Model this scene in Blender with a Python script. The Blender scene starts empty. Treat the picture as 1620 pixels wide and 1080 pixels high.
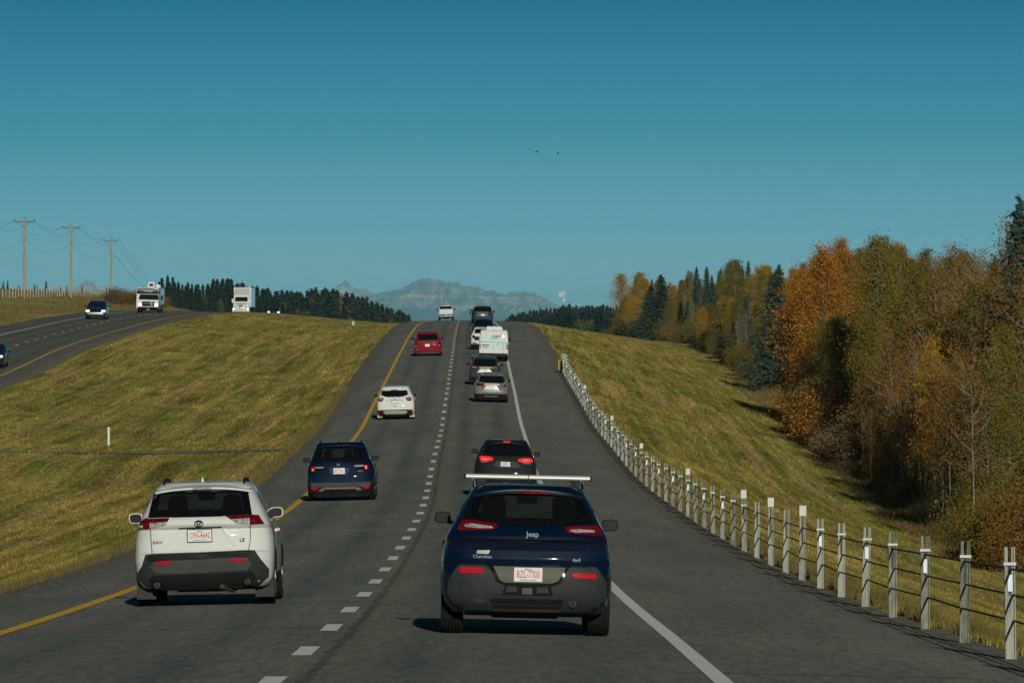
import bpy, bmesh, math, random
import numpy as np
from mathutils import Vector, Matrix

# ---------------------------------------------------------------- camera, sky, sun, exposure
sc = bpy.context.scene
COL = sc.collection
F = 9000.0; CX = 810.0; HY = 515.0            # focal length and horizon measured off the photograph (1620 px wide)
camd = bpy.data.cameras.new("camera"); camd.lens = 200.0; camd.sensor_width = 36.0
camd.shift_y = -(540 - HY) / 1620.0
camd.clip_start = 0.5; camd.clip_end = 130000.0
cam = bpy.data.objects.new("camera", camd); COL.objects.link(cam)
cam.rotation_euler = (math.pi / 2, 0, 0); sc.camera = cam

SUN_EL = math.radians(17.5); SUN_AZ = math.radians(6.8)       # behind the camera, a little to the right
w = bpy.data.worlds.new("World"); sc.world = w; w.use_nodes = True
wn = w.node_tree; wl = wn.links; bg = wn.nodes['Background']; bg.inputs[1].default_value = 0.1
sky = wn.nodes.new('ShaderNodeTexSky'); sky.sky_type = 'NISHITA'; sky.sun_disc = False
sky.sun_elevation = SUN_EL; sky.sun_rotation = math.pi - SUN_AZ
sky.altitude = 1200; sky.air_density = 1; sky.dust_density = .3; sky.ozone_density = 1.5
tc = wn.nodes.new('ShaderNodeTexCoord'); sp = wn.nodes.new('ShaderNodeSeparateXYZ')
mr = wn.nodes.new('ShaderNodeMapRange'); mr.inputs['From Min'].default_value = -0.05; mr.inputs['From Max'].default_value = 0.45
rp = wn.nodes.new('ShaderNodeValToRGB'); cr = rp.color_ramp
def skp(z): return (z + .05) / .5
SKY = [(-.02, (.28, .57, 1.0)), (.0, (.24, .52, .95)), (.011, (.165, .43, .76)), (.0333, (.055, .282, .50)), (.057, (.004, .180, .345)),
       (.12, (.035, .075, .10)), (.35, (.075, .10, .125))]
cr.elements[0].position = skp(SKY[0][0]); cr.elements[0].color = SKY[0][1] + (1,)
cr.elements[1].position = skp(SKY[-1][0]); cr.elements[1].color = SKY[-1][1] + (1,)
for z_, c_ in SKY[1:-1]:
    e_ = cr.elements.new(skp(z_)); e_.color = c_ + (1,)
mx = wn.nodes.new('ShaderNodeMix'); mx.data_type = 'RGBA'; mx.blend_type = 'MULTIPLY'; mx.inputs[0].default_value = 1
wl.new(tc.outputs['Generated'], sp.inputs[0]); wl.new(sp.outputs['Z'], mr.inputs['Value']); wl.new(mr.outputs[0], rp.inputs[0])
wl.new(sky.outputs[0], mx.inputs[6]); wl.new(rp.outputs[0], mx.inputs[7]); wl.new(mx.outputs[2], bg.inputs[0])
sd = bpy.data.lights.new("sun", 'SUN'); sd.energy = 4.0; sd.angle = math.radians(.5); sd.color = (.98, .93, .82)
sun = bpy.data.objects.new("sun", sd); COL.objects.link(sun)
sv = Vector((math.sin(SUN_AZ) * math.cos(SUN_EL), -math.cos(SUN_AZ) * math.cos(SUN_EL), math.sin(SUN_EL)))
sun.rotation_euler = sv.to_track_quat('Z', 'Y').to_euler(); sun.location = (20, -60, 60)
vs = sc.view_settings; vs.view_transform = 'Standard'; vs.look = 'None'; vs.exposure = -.2; vs.gamma = 1
sc.cycles.use_denoising = True
sc.cycles.max_bounces = 5; sc.cycles.diffuse_bounces = 3; sc.cycles.glossy_bounces = 3; sc.cycles.transmission_bounces = 4
sc.cycles.volume_bounces = 0

RNG = np.random.default_rng(7); random.seed(7)

# ---------------------------------------------------------------- helpers
def lin(r, g, b):
    f = lambda c: (c / 255 / 12.92) if c <= 10.3 else ((c / 255 + .055) / 1.055) ** 2.4
    return (f(r), f(g), f(b))
def tag(o, label=None, cat=None, group=None, kind=None):
    if label: o['label'] = label
    if cat: o['category'] = cat
    if group: o['group'] = group
    if kind: o['kind'] = kind
    return o
def empty(name, loc=(0, 0, 0)):
    o = bpy.data.objects.new(name, None); COL.objects.link(o); o.location = loc; o.empty_display_size = .3; return o
class MB:
    def __init__(s): s.v = []; s.f = []; s.m = []
    def add(s, vs_, fs_, m=0):
        n = len(s.v); s.v += [tuple(v) for v in vs_]; s.f += [tuple(i + n for i in f) for f in fs_]; s.m += [m] * len(fs_)
    def box(s, x0, x1, y0, y1, z0, z1, m=0):
        s.add([(x0, y0, z0), (x1, y0, z0), (x1, y1, z0), (x0, y1, z0), (x0, y0, z1), (x1, y0, z1), (x1, y1, z1), (x0, y1, z1)],
              [(3, 2, 1, 0), (4, 5, 6, 7), (0, 1, 5, 4), (1, 2, 6, 5), (2, 3, 7, 6), (3, 0, 4, 7)], m)
    def tube(s, pts, rad, n=6, m=0):
        pts = [Vector(p) for p in pts]; k = len(pts); rad = rad if hasattr(rad, '__len__') else [rad] * k
        vs_ = []; u0 = None
        for i, p in enumerate(pts):
            d = (pts[min(i + 1, k - 1)] - pts[max(i - 1, 0)])
            d = d.normalized() if d.length > 1e-9 else Vector((0, 0, 1))
            if u0 is None: u0 = d.orthogonal().normalized()
            u = (u0 - d * u0.dot(d)); u = u.normalized() if u.length > 1e-6 else d.orthogonal().normalized(); u0 = u
            b = d.cross(u)
            for j in range(n):
                a = 2 * math.pi * j / n
                vs_.append(p + (u * math.cos(a) + b * math.sin(a)) * rad[i])
        fs_ = [(i * n + j, i * n + (j + 1) % n, (i + 1) * n + (j + 1) % n, (i + 1) * n + j) for i in range(k - 1) for j in range(n)]
        fs_ += [tuple(range(n))[::-1], tuple(range((k - 1) * n, k * n))]
        s.add(vs_, fs_, m)
    def lathe_x(s, prof, n=28, m=0, c=(0, 0, 0)):      # profile (x, r) about the x axis
        k = len(prof); vs_ = []
        for x, r in prof:
            for j in range(n):
                a = 2 * math.pi * j / n; vs_.append((c[0] + x, c[1] + r * math.cos(a), c[2] + r * math.sin(a)))
        fs_ = [(i * n + j, i * n + (j + 1) % n, (i + 1) * n + (j + 1) % n, (i + 1) * n + j) for i in range(k - 1) for j in range(n)]
        fs_ += [tuple(range(n))[::-1], tuple(range((k - 1) * n, k * n))]
        s.add(vs_, fs_, m)
    def build(s, name, mats, parent=None, smooth=None, fix=True):
        me = bpy.data.meshes.new(name); me.from_pydata(s.v, [], s.f)
        mats = mats if isinstance(mats, (list, tuple)) else [mats]
        for m in mats: me.materials.append(m)
        if len(mats) > 1: me.polygons.foreach_set('material_index', s.m)
        if fix:
            bm = bmesh.new(); bm.from_mesh(me); bmesh.ops.recalc_face_normals(bm, faces=bm.faces); bm.to_mesh(me); bm.free()
        if smooth is not None:
            me.shade_smooth()
            me.set_sharp_from_angle(angle=math.radians(smooth))
        me.update()
        o = bpy.data.objects.new(name, me); COL.objects.link(o); o.parent = parent; return o
def np_mesh(name, V, Fq, mats, parent=None, uv=None, smooth=False):
    """V (n,3), Fq (m,4) quads or (m,3)"""
    me = bpy.data.meshes.new(name); n = len(V); m, k = Fq.shape
    me.vertices.add(n); me.vertices.foreach_set('co', V.astype(np.float32).ravel())
    me.loops.add(m * k); me.loops.foreach_set('vertex_index', Fq.astype(np.int32).ravel())
    me.polygons.add(m); me.polygons.foreach_set('loop_start', np.arange(0, m * k, k, dtype=np.int32))
    me.polygons.foreach_set('loop_total', np.full(m, k, dtype=np.int32))
    if uv is not None:
        l = me.uv_layers.new(name='UVMap'); l.data.foreach_set('uv', uv[Fq.ravel()].astype(np.float32).ravel())
    me.update(calc_edges=True); me.validate()
    if smooth: me.shade_smooth()
    for mm in (mats if isinstance(mats, (list, tuple)) else [mats]): me.materials.append(mm)
    o = bpy.data.objects.new(name, me); COL.objects.link(o); o.parent = parent; return o
def grid_faces(nr, nc):
    i = np.arange(nr - 1)[:, None] * nc + np.arange(nc - 1)[None, :]; i = i.ravel()
    return np.stack([i, i + 1, i + nc + 1, i + nc], 1)

# ---- materials
def newmat(name):
    m = bpy.data.materials.new(name); m.use_nodes = True; return m, m.node_tree.nodes, m.node_tree.links, m.node_tree.nodes['Principled BSDF']
def pmat(name, col, rough=.5, metal=0., coat=0., emis=None, es=0., spec=.2, var=.0, vscale=3.):
    m, n, l, b = newmat(name)
    b.inputs['Base Color'].default_value = (*col, 1); b.inputs['Roughness'].default_value = rough; b.inputs['Metallic'].default_value = metal
    b.inputs['Coat Weight'].default_value = coat; b.inputs['Coat Roughness'].default_value = .04; b.inputs['Specular IOR Level'].default_value = spec
    if emis: b.inputs['Emission Color'].default_value = (*emis, 1); b.inputs['Emission Strength'].default_value = es
    if var > 0:
        t = n.new('ShaderNodeTexCoord'); no = n.new('ShaderNodeTexNoise'); no.inputs['Scale'].default_value = vscale; no.inputs['Detail'].default_value = 6
        r = n.new('ShaderNodeValToRGB'); l.new(t.outputs['Object'], no.inputs['Vector']); l.new(no.outputs['Fac'], r.inputs[0])
        r.color_ramp.elements[0].position = .3; r.color_ramp.elements[1].position = .7
        r.color_ramp.elements[0].color = tuple(max(0, c * (1 - var)) for c in col) + (1,); r.color_ramp.elements[1].color = tuple(min(1, c * (1 + var)) for c in col) + (1,)
        l.new(r.outputs[0], b.inputs['Base Color'])
        r2 = n.new('ShaderNodeMapRange'); r2.inputs[3].default_value = max(.02, rough - .12 * (1 if rough > .15 else .2)); r2.inputs[4].default_value = min(1, rough + .12)
        l.new(no.outputs['Fac'], r2.inputs[0]); l.new(r2.outputs[0], b.inputs['Roughness'])
    return m
class NG:      # tiny node helper
    def __init__(s, m): s.n = m.node_tree.nodes; s.l = m.node_tree.links
    def mk(s, t, **k):
        x = s.n.new(t)
        for a, v in k.items():
            if a.startswith('i_'):
                key = a[2:]; key = int(key) if key.isdigit() else key.replace('_', ' ')
                if hasattr(v, 'is_output') or isinstance(v, bpy.types.NodeSocket): s.l.new(v, x.inputs[key])
                else: x.inputs[key].default_value = v
            else: setattr(x, a, v)
        return x
    def math(s, op, a, b=0., c=None):
        x = s.n.new('ShaderNodeMath'); x.operation = op
        for i, v in enumerate((a, b) + ((c,) if c is not None else ())):
            if isinstance(v, bpy.types.NodeSocket): s.l.new(v, x.inputs[i])
            else: x.inputs[i].default_value = v
        return x.outputs[0]
    def ramp(s, fac, *els):
        x = s.n.new('ShaderNodeValToRGB'); s.l.new(fac, x.inputs[0]); c = x.color_ramp
        for i, (p, col) in enumerate(els):
            e = c.elements[i] if i < 2 else c.elements.new(p)
            e.position = p; e.color = (*col, 1) if len(col) == 3 else col
        return x.outputs[0]
    def mix(s, f, a, b, mode='MIX'):
        x = s.n.new('ShaderNodeMix'); x.data_type = 'RGBA'; x.blend_type = mode
        for k, v in ((0, f), (6, a), (7, b)):
            if isinstance(v, bpy.types.NodeSocket): s.l.new(v, x.inputs[k])
            else: x.inputs[k].default_value = v if k == 0 else ((*v, 1) if len(v) == 3 else v)
        return x.outputs[2]
    def noise(s, vec, scale, detail=4, rough=.5, dist=0.):
        x = s.n.new('ShaderNodeTexNoise'); s.l.new(vec, x.inputs['Vector']); x.inputs['Scale'].default_value = scale
        x.inputs['Detail'].default_value = detail; x.inputs['Roughness'].default_value = rough; x.inputs['Distortion'].default_value = dist
        return x.outputs['Fac']
    def mapping(s, vec, scale=(1, 1, 1), rot=(0, 0, 0)):
        x = s.n.new('ShaderNodeMapping'); s.l.new(vec, x.inputs[0]); x.inputs['Scale'].default_value = scale; x.inputs['Rotation'].default_value = rot; return x.outputs[0]
g3 = lambda v: (v, v, v)

# ---------------------------------------------------------------- road geometry, from the 9 m cycle of the broken line
DY = [992,964.5,940,920,901,883,866,851,837.5,824.5,811.5,799,787.4,776,765,753.7,742,729.7,718,707,697.3,689,681,672.2,662.4,651.1,640.3,631.2,622.3,614.2,606.7,599.6,592.6,586,579.8,573.7,568,562.7,557.8,553.2,549,545.2,541.4,537.6,534.1,531,528,525.3,522.8,520.3,517.8,515.6,513.5]
DX = [525,553,576.5,594,609,621,633,643,651,659,665,670.5,673.7,676.4,677.8,680.2,682.4,685.2,688,691,693.8,696.3,698.6,699.4,700.9,702.2,703.6,705.7,707.2,708.4,709,710.1,711.2,712.4,712.7,714.1,714.9,715.5,716,716.8,717.8,718.2,718,718.8,719.2,719.8,720.5,721,721.3,722.1,722.9,723.8,724]
D0 = 64.3
rd = [D0 + 9 * i for i in range(len(DY))]
rz = [(HY - y) * d / F for y, d in zip(DY, rd)]; rx = [(x - CX) * d / F for x, d in zip(DX, rd)]
def sm(a, k):
    a = list(a)
    for _ in range(k): a = [a[0]] + [(a[i - 1] + 2 * a[i] + a[i + 1]) / 4 for i in range(1, len(a) - 1)] + [a[-1]]
    return a
rz = sm(rz, 1); rx = sm(rx, 3)
rd = [-60, 0, 30] + rd; rz = [0.1, -1.6, -2.45] + rz; rx = [-1.36, -1.73, -1.92] + rx
for d, y in ((560, 511.2), (590, 509.2), (620, 507.8), (660, 506.9), (700, 506.4), (740, 506.5)):
    rd.append(d); rz.append((HY - y) * d / F); rx.append(-5.15 - .0064 * (d - 532))
for d, z in ((780, .55), (830, .2), (900, -.7), (1000, -2.4), (1200, -5), (1600, -7.5), (2000, -8.5), (2600, -12), (3400, -18), (90000, -60)):
    rd.append(d); rz.append(z); rx.append(-5.15 - .0064 * (d - 532))
rd, rz, rx = map(np.array, (rd, rz, rx))
def pchip(x, y):
    h = np.diff(x); s = np.diff(y) / h; m = np.zeros_like(y)
    m[1:-1] = np.where(s[:-1] * s[1:] > 0, 2 * s[:-1] * s[1:] / (s[:-1] + s[1:] + 1e-12), 0)
    m[0] = s[0]; m[-1] = s[-1]
    def f(q):
        q = np.asarray(q, float); i = np.clip(np.searchsorted(x, q) - 1, 0, len(x) - 2); t = (q - x[i]) / h[i]
        return ((2 * t**3 - 3 * t**2 + 1) * y[i] + (t**3 - 2 * t**2 + t) * h[i] * m[i] + (-2 * t**3 + 3 * t**2) * y[i + 1] + (t**3 - t**2) * h[i] * m[i + 1])
    return f
Zr = pchip(rd, rz); Xc = pchip(rd, rx)
od = np.array([-60, 0, 100, 200, 240, 300, 340, 380, 432, 472, 496, 543, 597, 617, 660, 700, 760, 840, 870, 1000, 1200, 1600, 2000, 2600, 90000.])
oz = np.array([-4.3, -4.6, -5.2, -5.35, -5.25, -4.75, -4.15, -3.25, -1.6, -.73, -.28, .54, 1.22, 1.4, 1.6, 1.74, 1.8, 1.62, 1.3, -1, -4, -7, -8.5, -12, -60.])
Zo = pchip(od, oz); XO = -38.0; CROWN = .022; OSL = -.026
def road_z(u, d): return Zr(d) - CROWN * np.abs(u)
def opp_z(x, d): return Zo(d) + OSL * (x - XO)
def stations(a, b):
    s = np.concatenate([np.arange(-40, 720, 1.5), np.arange(720, 1200, 5), np.arange(1200, 2600, 25)]); return s[(s >= a) & (s <= b)]

# terrain knots
def tab(*p): a = np.array(p, float); return pchip(a[:, 0], a[:, 1])
zt_f = tab((-60,-3.5),(0,-5.5),(100,-7.6),(150,-8.5),(200,-9.1),(257,-9.0),(317,-7.9),(440,-6.1),(600,-3.9),(714,-2.5),(860,-2.3),(1000,-2.5),(1150,-4),(1500,-6),(2000,-8),(2600,-12),(90000,-60))
xt_f = tab((-60,17),(257,17),(317,18),(440,19),(714,21.5),(860,21),(1000,19),(1200,22),(90000,22))
zb_f = tab((-60,-6),(0,-6),(300,-3.5),(400,-2),(500,0),(600,1.5),(700,2.8),(850,4.2),(960,5.2),(1100,5.9),(1250,4),(1450,-1),(1700,-4),(2200,-8),(2600,-12),(90000,-60))
zb2_f = tab((-60,-4),(0,-4),(500,3.5),(700,5.2),(850,6.8),(1000,8),(1200,8.6),(1350,5.5),(1700,-3),(2200,-8),(2600,-12),(90000,-60))
dd_f = tab((-60,.9),(150,.9),(205,.8),(228,.1),(246,.1),(268,.6),(400,.7),(500,.9),(600,1.05),(700,.9),(900,.3),(1200,0),(90000,0))
def hnoise(x, y, s=1., seed=0):
    r = 0
    for k, (a, b, c) in enumerate([(1, .7, .3), (.6, -1.1, 1.7), (-1.3, .5, 2.9), (1.9, 1.4, .6), (-.4, 2.3, 4.1)]):
        r = r + np.sin((a * x + b * y) / s + c + seed * 1.3) / (1 + k * .5)
    return r / 2.6

def terrain_row(d, x):
    x = np.atleast_1d(np.asarray(x, float)); d = float(d)
    c = float(Xc(d)); e = float(Zr(d)); o = float(Zo(d)); zt = float(zt_f(d)); xt = float(xt_f(d)); zb = float(zb_f(d)); zL = float(zb2_f(d)); dd = float(dd_f(d))
    le = c - 5.4; re = c + 7.65; zl = e - CROWN * 5.4 - .03; zrr = e - CROWN * 7.65 - .05; mid = .5 * (o + e) - dd - .1
    kx = [-5000, -420, -130, -76, -54, -45.2, -31.9, -27.5, -20, -12.5, le, le + .9, re - .9, re, re + 1.0, xt, 45, 120, 500, 5000]
    kz = [zL, zL, zL, zb, .35 * zb + .65 * (o + .1), o + .14, o - .1, o * .6 + mid * .4, mid, mid * .45 + zl * .55 - .15, zl, e - .32, e - .36, zrr, zrr - .12, zt, zt + 1.2, zt + 2.0, zt, zt]
    z = np.interp(x, kx, kz)
    # soften the knots away from the roads
    z2 = (np.interp(x - 2, kx, kz) + np.interp(x + 2, kx, kz) + z) / 3
    off = np.clip(np.minimum(np.where(x > 0, x - re - 2.2, np.where(x > -25, le - 2.2 - x, 9)), np.where(x < -25, np.maximum(x + 29.5, -47.5 - x), 9)), 0, 1)
    z = z * (1 - off) + z2 * off
    z = z + off * (hnoise(x, d, 3.1) * .05 + hnoise(x, d * .5, 9., 2) * .13 + hnoise(x * 1.7, d * 1.3, 1.1, 5) * .02)
    opp = (x > -45.2) & (x < -31.9)
    z = np.where(opp, o + OSL * (x - XO) - .22, z)
    return z
def terrain_z(x, d): return float(terrain_row(d, [x])[0])

# ---------------------------------------------------------------- materials of the setting
def grass_mat(name='dry_grass', blade=False, gain=1.0):
    m, n, l, b = newmat(name); g = NG(m)
    geo = n.new('ShaderNodeNewGeometry').outputs['Position']
    streak = g.noise(g.mapping(geo, (.42, .10, .42), (0, 0, .10)), 1.0, 8, .66, .5)
    blot = g.noise(g.mapping(geo, (.07, .022, .1)), 1.0, 5, .6, 1.2)
    fine = g.noise(g.mapping(geo, (5., 1.2, 5.)), 1.0, 7, .75)
    mow = g.noise(g.mapping(geo, (.9, .012, .4), (0, 0, .13)), 1.0, 3, .5, .6)
    c = g.ramp(streak, (.28, (.085, .075, .018)), (.45, (.185, .165, .035)), (.56, (.27, .235, .055)), (.74, (.40, .315, .09)))
    green = g.ramp(fine, (.3, (.055, .085, .018)), (.7, (.15, .19, .04)))
    f1 = g.ramp(blot, (.44, g3(0)), (.66, g3(.60)))
    c = g.mix(f1, c, green)
    tan = g.ramp(fine, (.3, (.22, .145, .045)), (.7, (.40, .315, .10)))
    f2 = g.ramp(mow, (.47, g3(0)), (.60, g3(.72)))
    c = g.mix(f2, c, tan)
    mow2 = g.noise(g.mapping(geo, (2.2, .03, .6), (0, 0, .10)), 1.0, 4, .6, .8)
    c = g.mix(1, c, g.ramp(mow2, (.36, g3(.66)), (.54, g3(1.03)), (.7, (1.35, 1.28, 1.2))), 'MULTIPLY')
    f3 = g.ramp(fine, (.34, g3(.42)), (.56, g3(1.1)))
    c = g.mix(1, c, f3, 'MULTIPLY')
    if blade:
        rnd = n.new('ShaderNodeNewGeometry').outputs['Random Per Island']; c = g.mix(1, c, g.ramp(rnd, (0, g3(.45)), (.5, g3(1.0)), (1, (1.5, 1.35, 1.3))), 'MULTIPLY')
    c = g.mix(1, c, g3(gain), 'MULTIPLY')
    l.new(c, b.inputs['Base Color']); b.inputs['Roughness'].default_value = 1; b.inputs['Specular IOR Level'].default_value = .05
    if blade: return m
    bp = n.new('ShaderNodeBump'); bp.inputs['Strength'].default_value = .7; bp.inputs['Distance'].default_value = .25
    h = g.math('ADD', g.math('MULTIPLY', fine, .5), g.math('MULTIPLY', streak, 1.2))
    l.new(h, bp.inputs['Height']); l.new(bp.outputs[0], b.inputs['Normal'])
    return m
def gravel_over(g, n, uv): pass
def asphalt_mat(name, seam, tone=1.0, lanes=(-1.9, 1.9), ledge=-5.5, redge=6.9):
    """uv: u = metres from the broken line, v = metres along the road"""
    m, n, l, b = newmat(name); g = NG(m)
    uv = n.new('ShaderNodeUVMap').outputs[0]; s = n.new('ShaderNodeSeparateXYZ'); l.new(uv, s.inputs[0]); u, v = s.outputs[0], s.outputs[1]
    base = g.noise(g.mapping(uv, (.35, .03, 1)), 1, 6, .6, .4)
    grain = g.noise(g.mapping(uv, (26, 7, 1)), 1, 5, .7)
    speck = g.noise(g.mapping(uv, (9, 3.5, 1)), 1, 2, .5)
    c = g.ramp(base, (.3, tuple(tone * k for k in (.150, .162, .136))), (.7, tuple(tone * k for k in (.205, .210, .172))))
    for ln in lanes:      # smoother, bluer wheel tracks
        for off in (-.82, .82):
            d = g.math('ABSOLUTE', g.math('SUBTRACT', u, ln + off)); f = g.math('SUBTRACT', 1.0, g.math('DIVIDE', d, .48)); f = g.math('MAXIMUM', f, 0.0)
            f = g.math('MULTIPLY', f, g.math('MULTIPLY', g.math('ADD', base, .2), 1.05)); f = g.math('MINIMUM', f, 1.)
            c = g.mix(f, c, tuple(tone * k for k in (.100, .122, .118)))
    # tar-sealed / cracked seams across the road
    vn = g.noise(g.mapping(uv, (.8, .0, 1)), 1, 6, .7)
    vv = g.math('ADD', v, g.math('MULTIPLY', vn, 1.6))
    fr = g.math('FRACT', g.math('DIVIDE', vv, 21.7)); cr_ = g.math('LESS_THAN', fr, .024)
    cr_ = g.math('MULTIPLY', cr_, g.ramp(g.noise(g.mapping(uv, (.22, .045, 1)), 1, 2), (.44, g3(0)), (.54, g3(1))))
    c = g.mix(g.math('MULTIPLY', cr_, .45), c, (.24, .235, .19))
    fr2 = g.math('FRACT', g.math('DIVIDE', g.math('ADD', v, g.math('MULTIPLY', vn, 2.3)), 13.1)); c2 = g.math('LESS_THAN', fr2, .022)
    c2 = g.math('MULTIPLY', c2, g.ramp(g.noise(g.mapping(uv, (.3, .06, 1)), 1, 2), (.5, g3(0)), (.56, g3(1))))
    c = g.mix(g.math('MULTIPLY', c2, .6), c, (.05, .05, .045))
    if seam is not None:   # two pale transverse joints that cross the left lane only
        for v0, amt in ((137.0, .62), (80.3, .32), (366., .5)):
            dd_ = g.math('ABSOLUTE', g.math('SUBTRACT', g.math('ADD', v, g.math('MULTIPLY', vn, .9)), v0 + .45)); f = g.math('MULTIPLY', g.math('LESS_THAN', dd_, .5), g.math('MULTIPLY', g.math('LESS_THAN', u if v0 < 300 else g.math('MULTIPLY', u, -1.), -.1 if v0 < 300 else -3.9), g.math('GREATER_THAN', u, -3.9)))
            c = g.mix(g.math('MULTIPLY', f, amt), c, (.27, .26, .20))
    if seam is not None:   # ragged dark joint just right of the broken line
        wob = g.noise(g.mapping(uv, (0, .55, 1)), 1, 5, .7)
        d = g.math('ABSOLUTE', g.math('SUBTRACT', g.math('SUBTRACT', u, seam), g.math('MULTIPLY', g.math('SUBTRACT', wob, .5), .3)))
        wd = g.math('SUBTRACT', g.math('MULTIPLY', g.noise(g.mapping(uv, (0, .9, 1)), 1, 6, .85), .22), .06)
        f = g.math('LESS_THAN', d, wd); c = g.mix(g.math('MULTIPLY', f, .62), c, (.035, .036, .028))
        d3 = g.math('ABSOLUTE', g.math('SUBTRACT', u, seam + .18)); f = g.math('MAXIMUM', g.math('SUBTRACT', 1., g.math('DIVIDE', d3, .5)), 0.)
        c = g.mix(g.math('MULTIPLY', f, .35), c, (.19, .165, .115))
    # grain and stones
    c = g.mix(1, c, g.ramp(grain, (.25, g3(.66)), (.75, g3(1.32))), 'MULTIPLY')
    mott = g.noise(g.mapping(uv, (9, .9, 1)), 1, 4, .7); c = g.mix(1, c, g.ramp(mott, (.32, g3(.70)), (.68, g3(1.30))), 'MULTIPLY')
    patch = g.noise(g.mapping(uv, (.9, .09, 1)), 1, 3, .6); c = g.mix(1, c, g.ramp(patch, (.35, (.82, .85, .89)), (.65, (1.12, 1.09, 1.0))), 'MULTIPLY')
    edge = g.ramp(g.math('ADD', g.math('MAXIMUM', g.math('SUBTRACT', u, redge - 2.6), g.math('SUBTRACT', ledge + .7, u)), g.math('MULTIPLY', base, .6)), (.25, g3(0)), (1., g3(1)))
    st = g.math('MULTIPLY', g.ramp(speck, (.66, g3(0)), (.70, g3(1))), edge)
    c = g.mix(g.math('MULTIPLY', st, .7), c, (.36, .32, .22))
    # loose gravel at both edges
    gn = g.noise(g.mapping(uv, (1.3, .35, 1)), 1, 5, .7)
    e1 = g.math('SUBTRACT', g.math('ADD', ledge, g.math('MULTIPLY', gn, .5)), u); e2 = g.math('SUBTRACT', u, g.math('SUBTRACT', redge, g.math('MULTIPLY', gn, .5)))
    ge = g.ramp(g.math('MAXIMUM', e1, e2), (.0, g3(0)), (.12, g3(1)))
    gcol = g.ramp(g.noise(g.mapping(uv, (7, 1.4, 1)), 1, 6, .8), (.32, (.05, .048, .033)), (.44, (.13, .125, .09)), (.56, (.20, .185, .135)), (.68, (.38, .35, .26)))
    c = g.mix(ge, c, gcol)
    l.new(c, b.inputs['Base Color']); b.inputs['Roughness'].default_value = .92; b.inputs['Specular IOR Level'].default_value = .25
    bp = n.new('ShaderNodeBump'); bp.inputs['Strength'].default_value = .35; bp.inputs['Distance'].default_value = .02
    l.new(grain, bp.inputs['Height']); l.new(bp.outputs[0], b.inputs['Normal'])
    return m
def paint_mat(name, col, wear):
    m, n, l, b = newmat(name); g = NG(m); uv = n.new('ShaderNodeUVMap').outputs[0]
    f = g.math('ADD', g.math('MULTIPLY', g.noise(g.mapping(uv, (30, 8, 1)), 1, 6, .8), .62), g.math('MULTIPLY', g.noise(g.mapping(uv, (5, .5, 1)), 1, 4, .7), .38))
    c = g.ramp(f, (wear - .06, (.13, .125, .10)), (wear + .04, tuple(k * .85 for k in col)), (.8, col))
    l.new(c, b.inputs['Base Color']); b.inputs['Roughness'].default_value = .75; return m
M = {}
M['grass'] = grass_mat(gain=1.75); M['blade'] = grass_mat('grass_blades', True, .92)
M['asphalt'] = asphalt_mat('asphalt', .26)
M['asphalt2'] = asphalt_mat('asphalt_far', None, .72, (-1.9, 1.9), -6.6, 5.2)
M['white_line'] = paint_mat('white_road_paint', (.88, .90, .84), .36)
M['yellow_line'] = paint_mat('yellow_road_paint', (.85, .49, .02), .36)

# ---------------------------------------------------------------- ground sheet
ys = np.concatenate([np.arange(-60, 720, 2.0), np.arange(720, 1300, 6), np.arange(1300, 2700, 40), np.geomspace(2800, 80000, 24)])
us = np.concatenate([-np.geomspace(60, 9000, 34)[::-1], np.arange(-59.4, 50, .6), np.geomspace(51, 9000, 34)])
# exact break lines beside the carriageways
wgt = np.clip((24 - np.abs(us)) / 8, 0, 1)
V = []
for d in ys:
    X = us + float(Xc(d)) * wgt
    Z = terrain_row(d, X); V.append(np.stack([X, np.full_like(X, d), Z], 1))
V = np.concatenate(V); ground = np_mesh('ground', V, grid_faces(len(ys), len(us)), M['grass'], smooth=True); tag(ground, kind='structure')

# ---------------------------------------------------------------- carriageways
ST = stations(-40, 2600)
def ribbon(name, us_, zf, xf, mat, lift=0., sts=ST, skirt=.0):
    us_ = np.array(us_, float); V = []; UV = []
    for d in sts:
        x = xf(us_, d); z = zf(us_, d) + lift
        if skirt: z[0] -= skirt; z[-1] -= skirt
        V.append(np.stack([x, np.full_like(x, d), z], 1)); UV.append(np.stack([us_, np.full_like(us_, d)], 1))
    V = np.concatenate(V); UV = np.concatenate(UV)
    return np_mesh(name, V, grid_faces(len(sts), len(us_)), mat, uv=UV)
ourx = lambda u, d: u + float(Xc(d)); ourz = lambda u, d: float(Zr(d)) - CROWN * np.abs(u)
opx = lambda u, d: u + XO; opz = lambda u, d: float(Zo(d)) + OSL * u
tag(ribbon('road', [-6.15, -5.9, -3.8, 0, 3.8, 7.3, 7.75], ourz, ourx, M['asphalt'], skirt=.16), kind='structure')
tag(ribbon('opposite_road', [-7.3, -7.0, 0, 5.5, 5.9], opz, opx, M['asphalt2'], skirt=.2), kind='structure')
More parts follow.
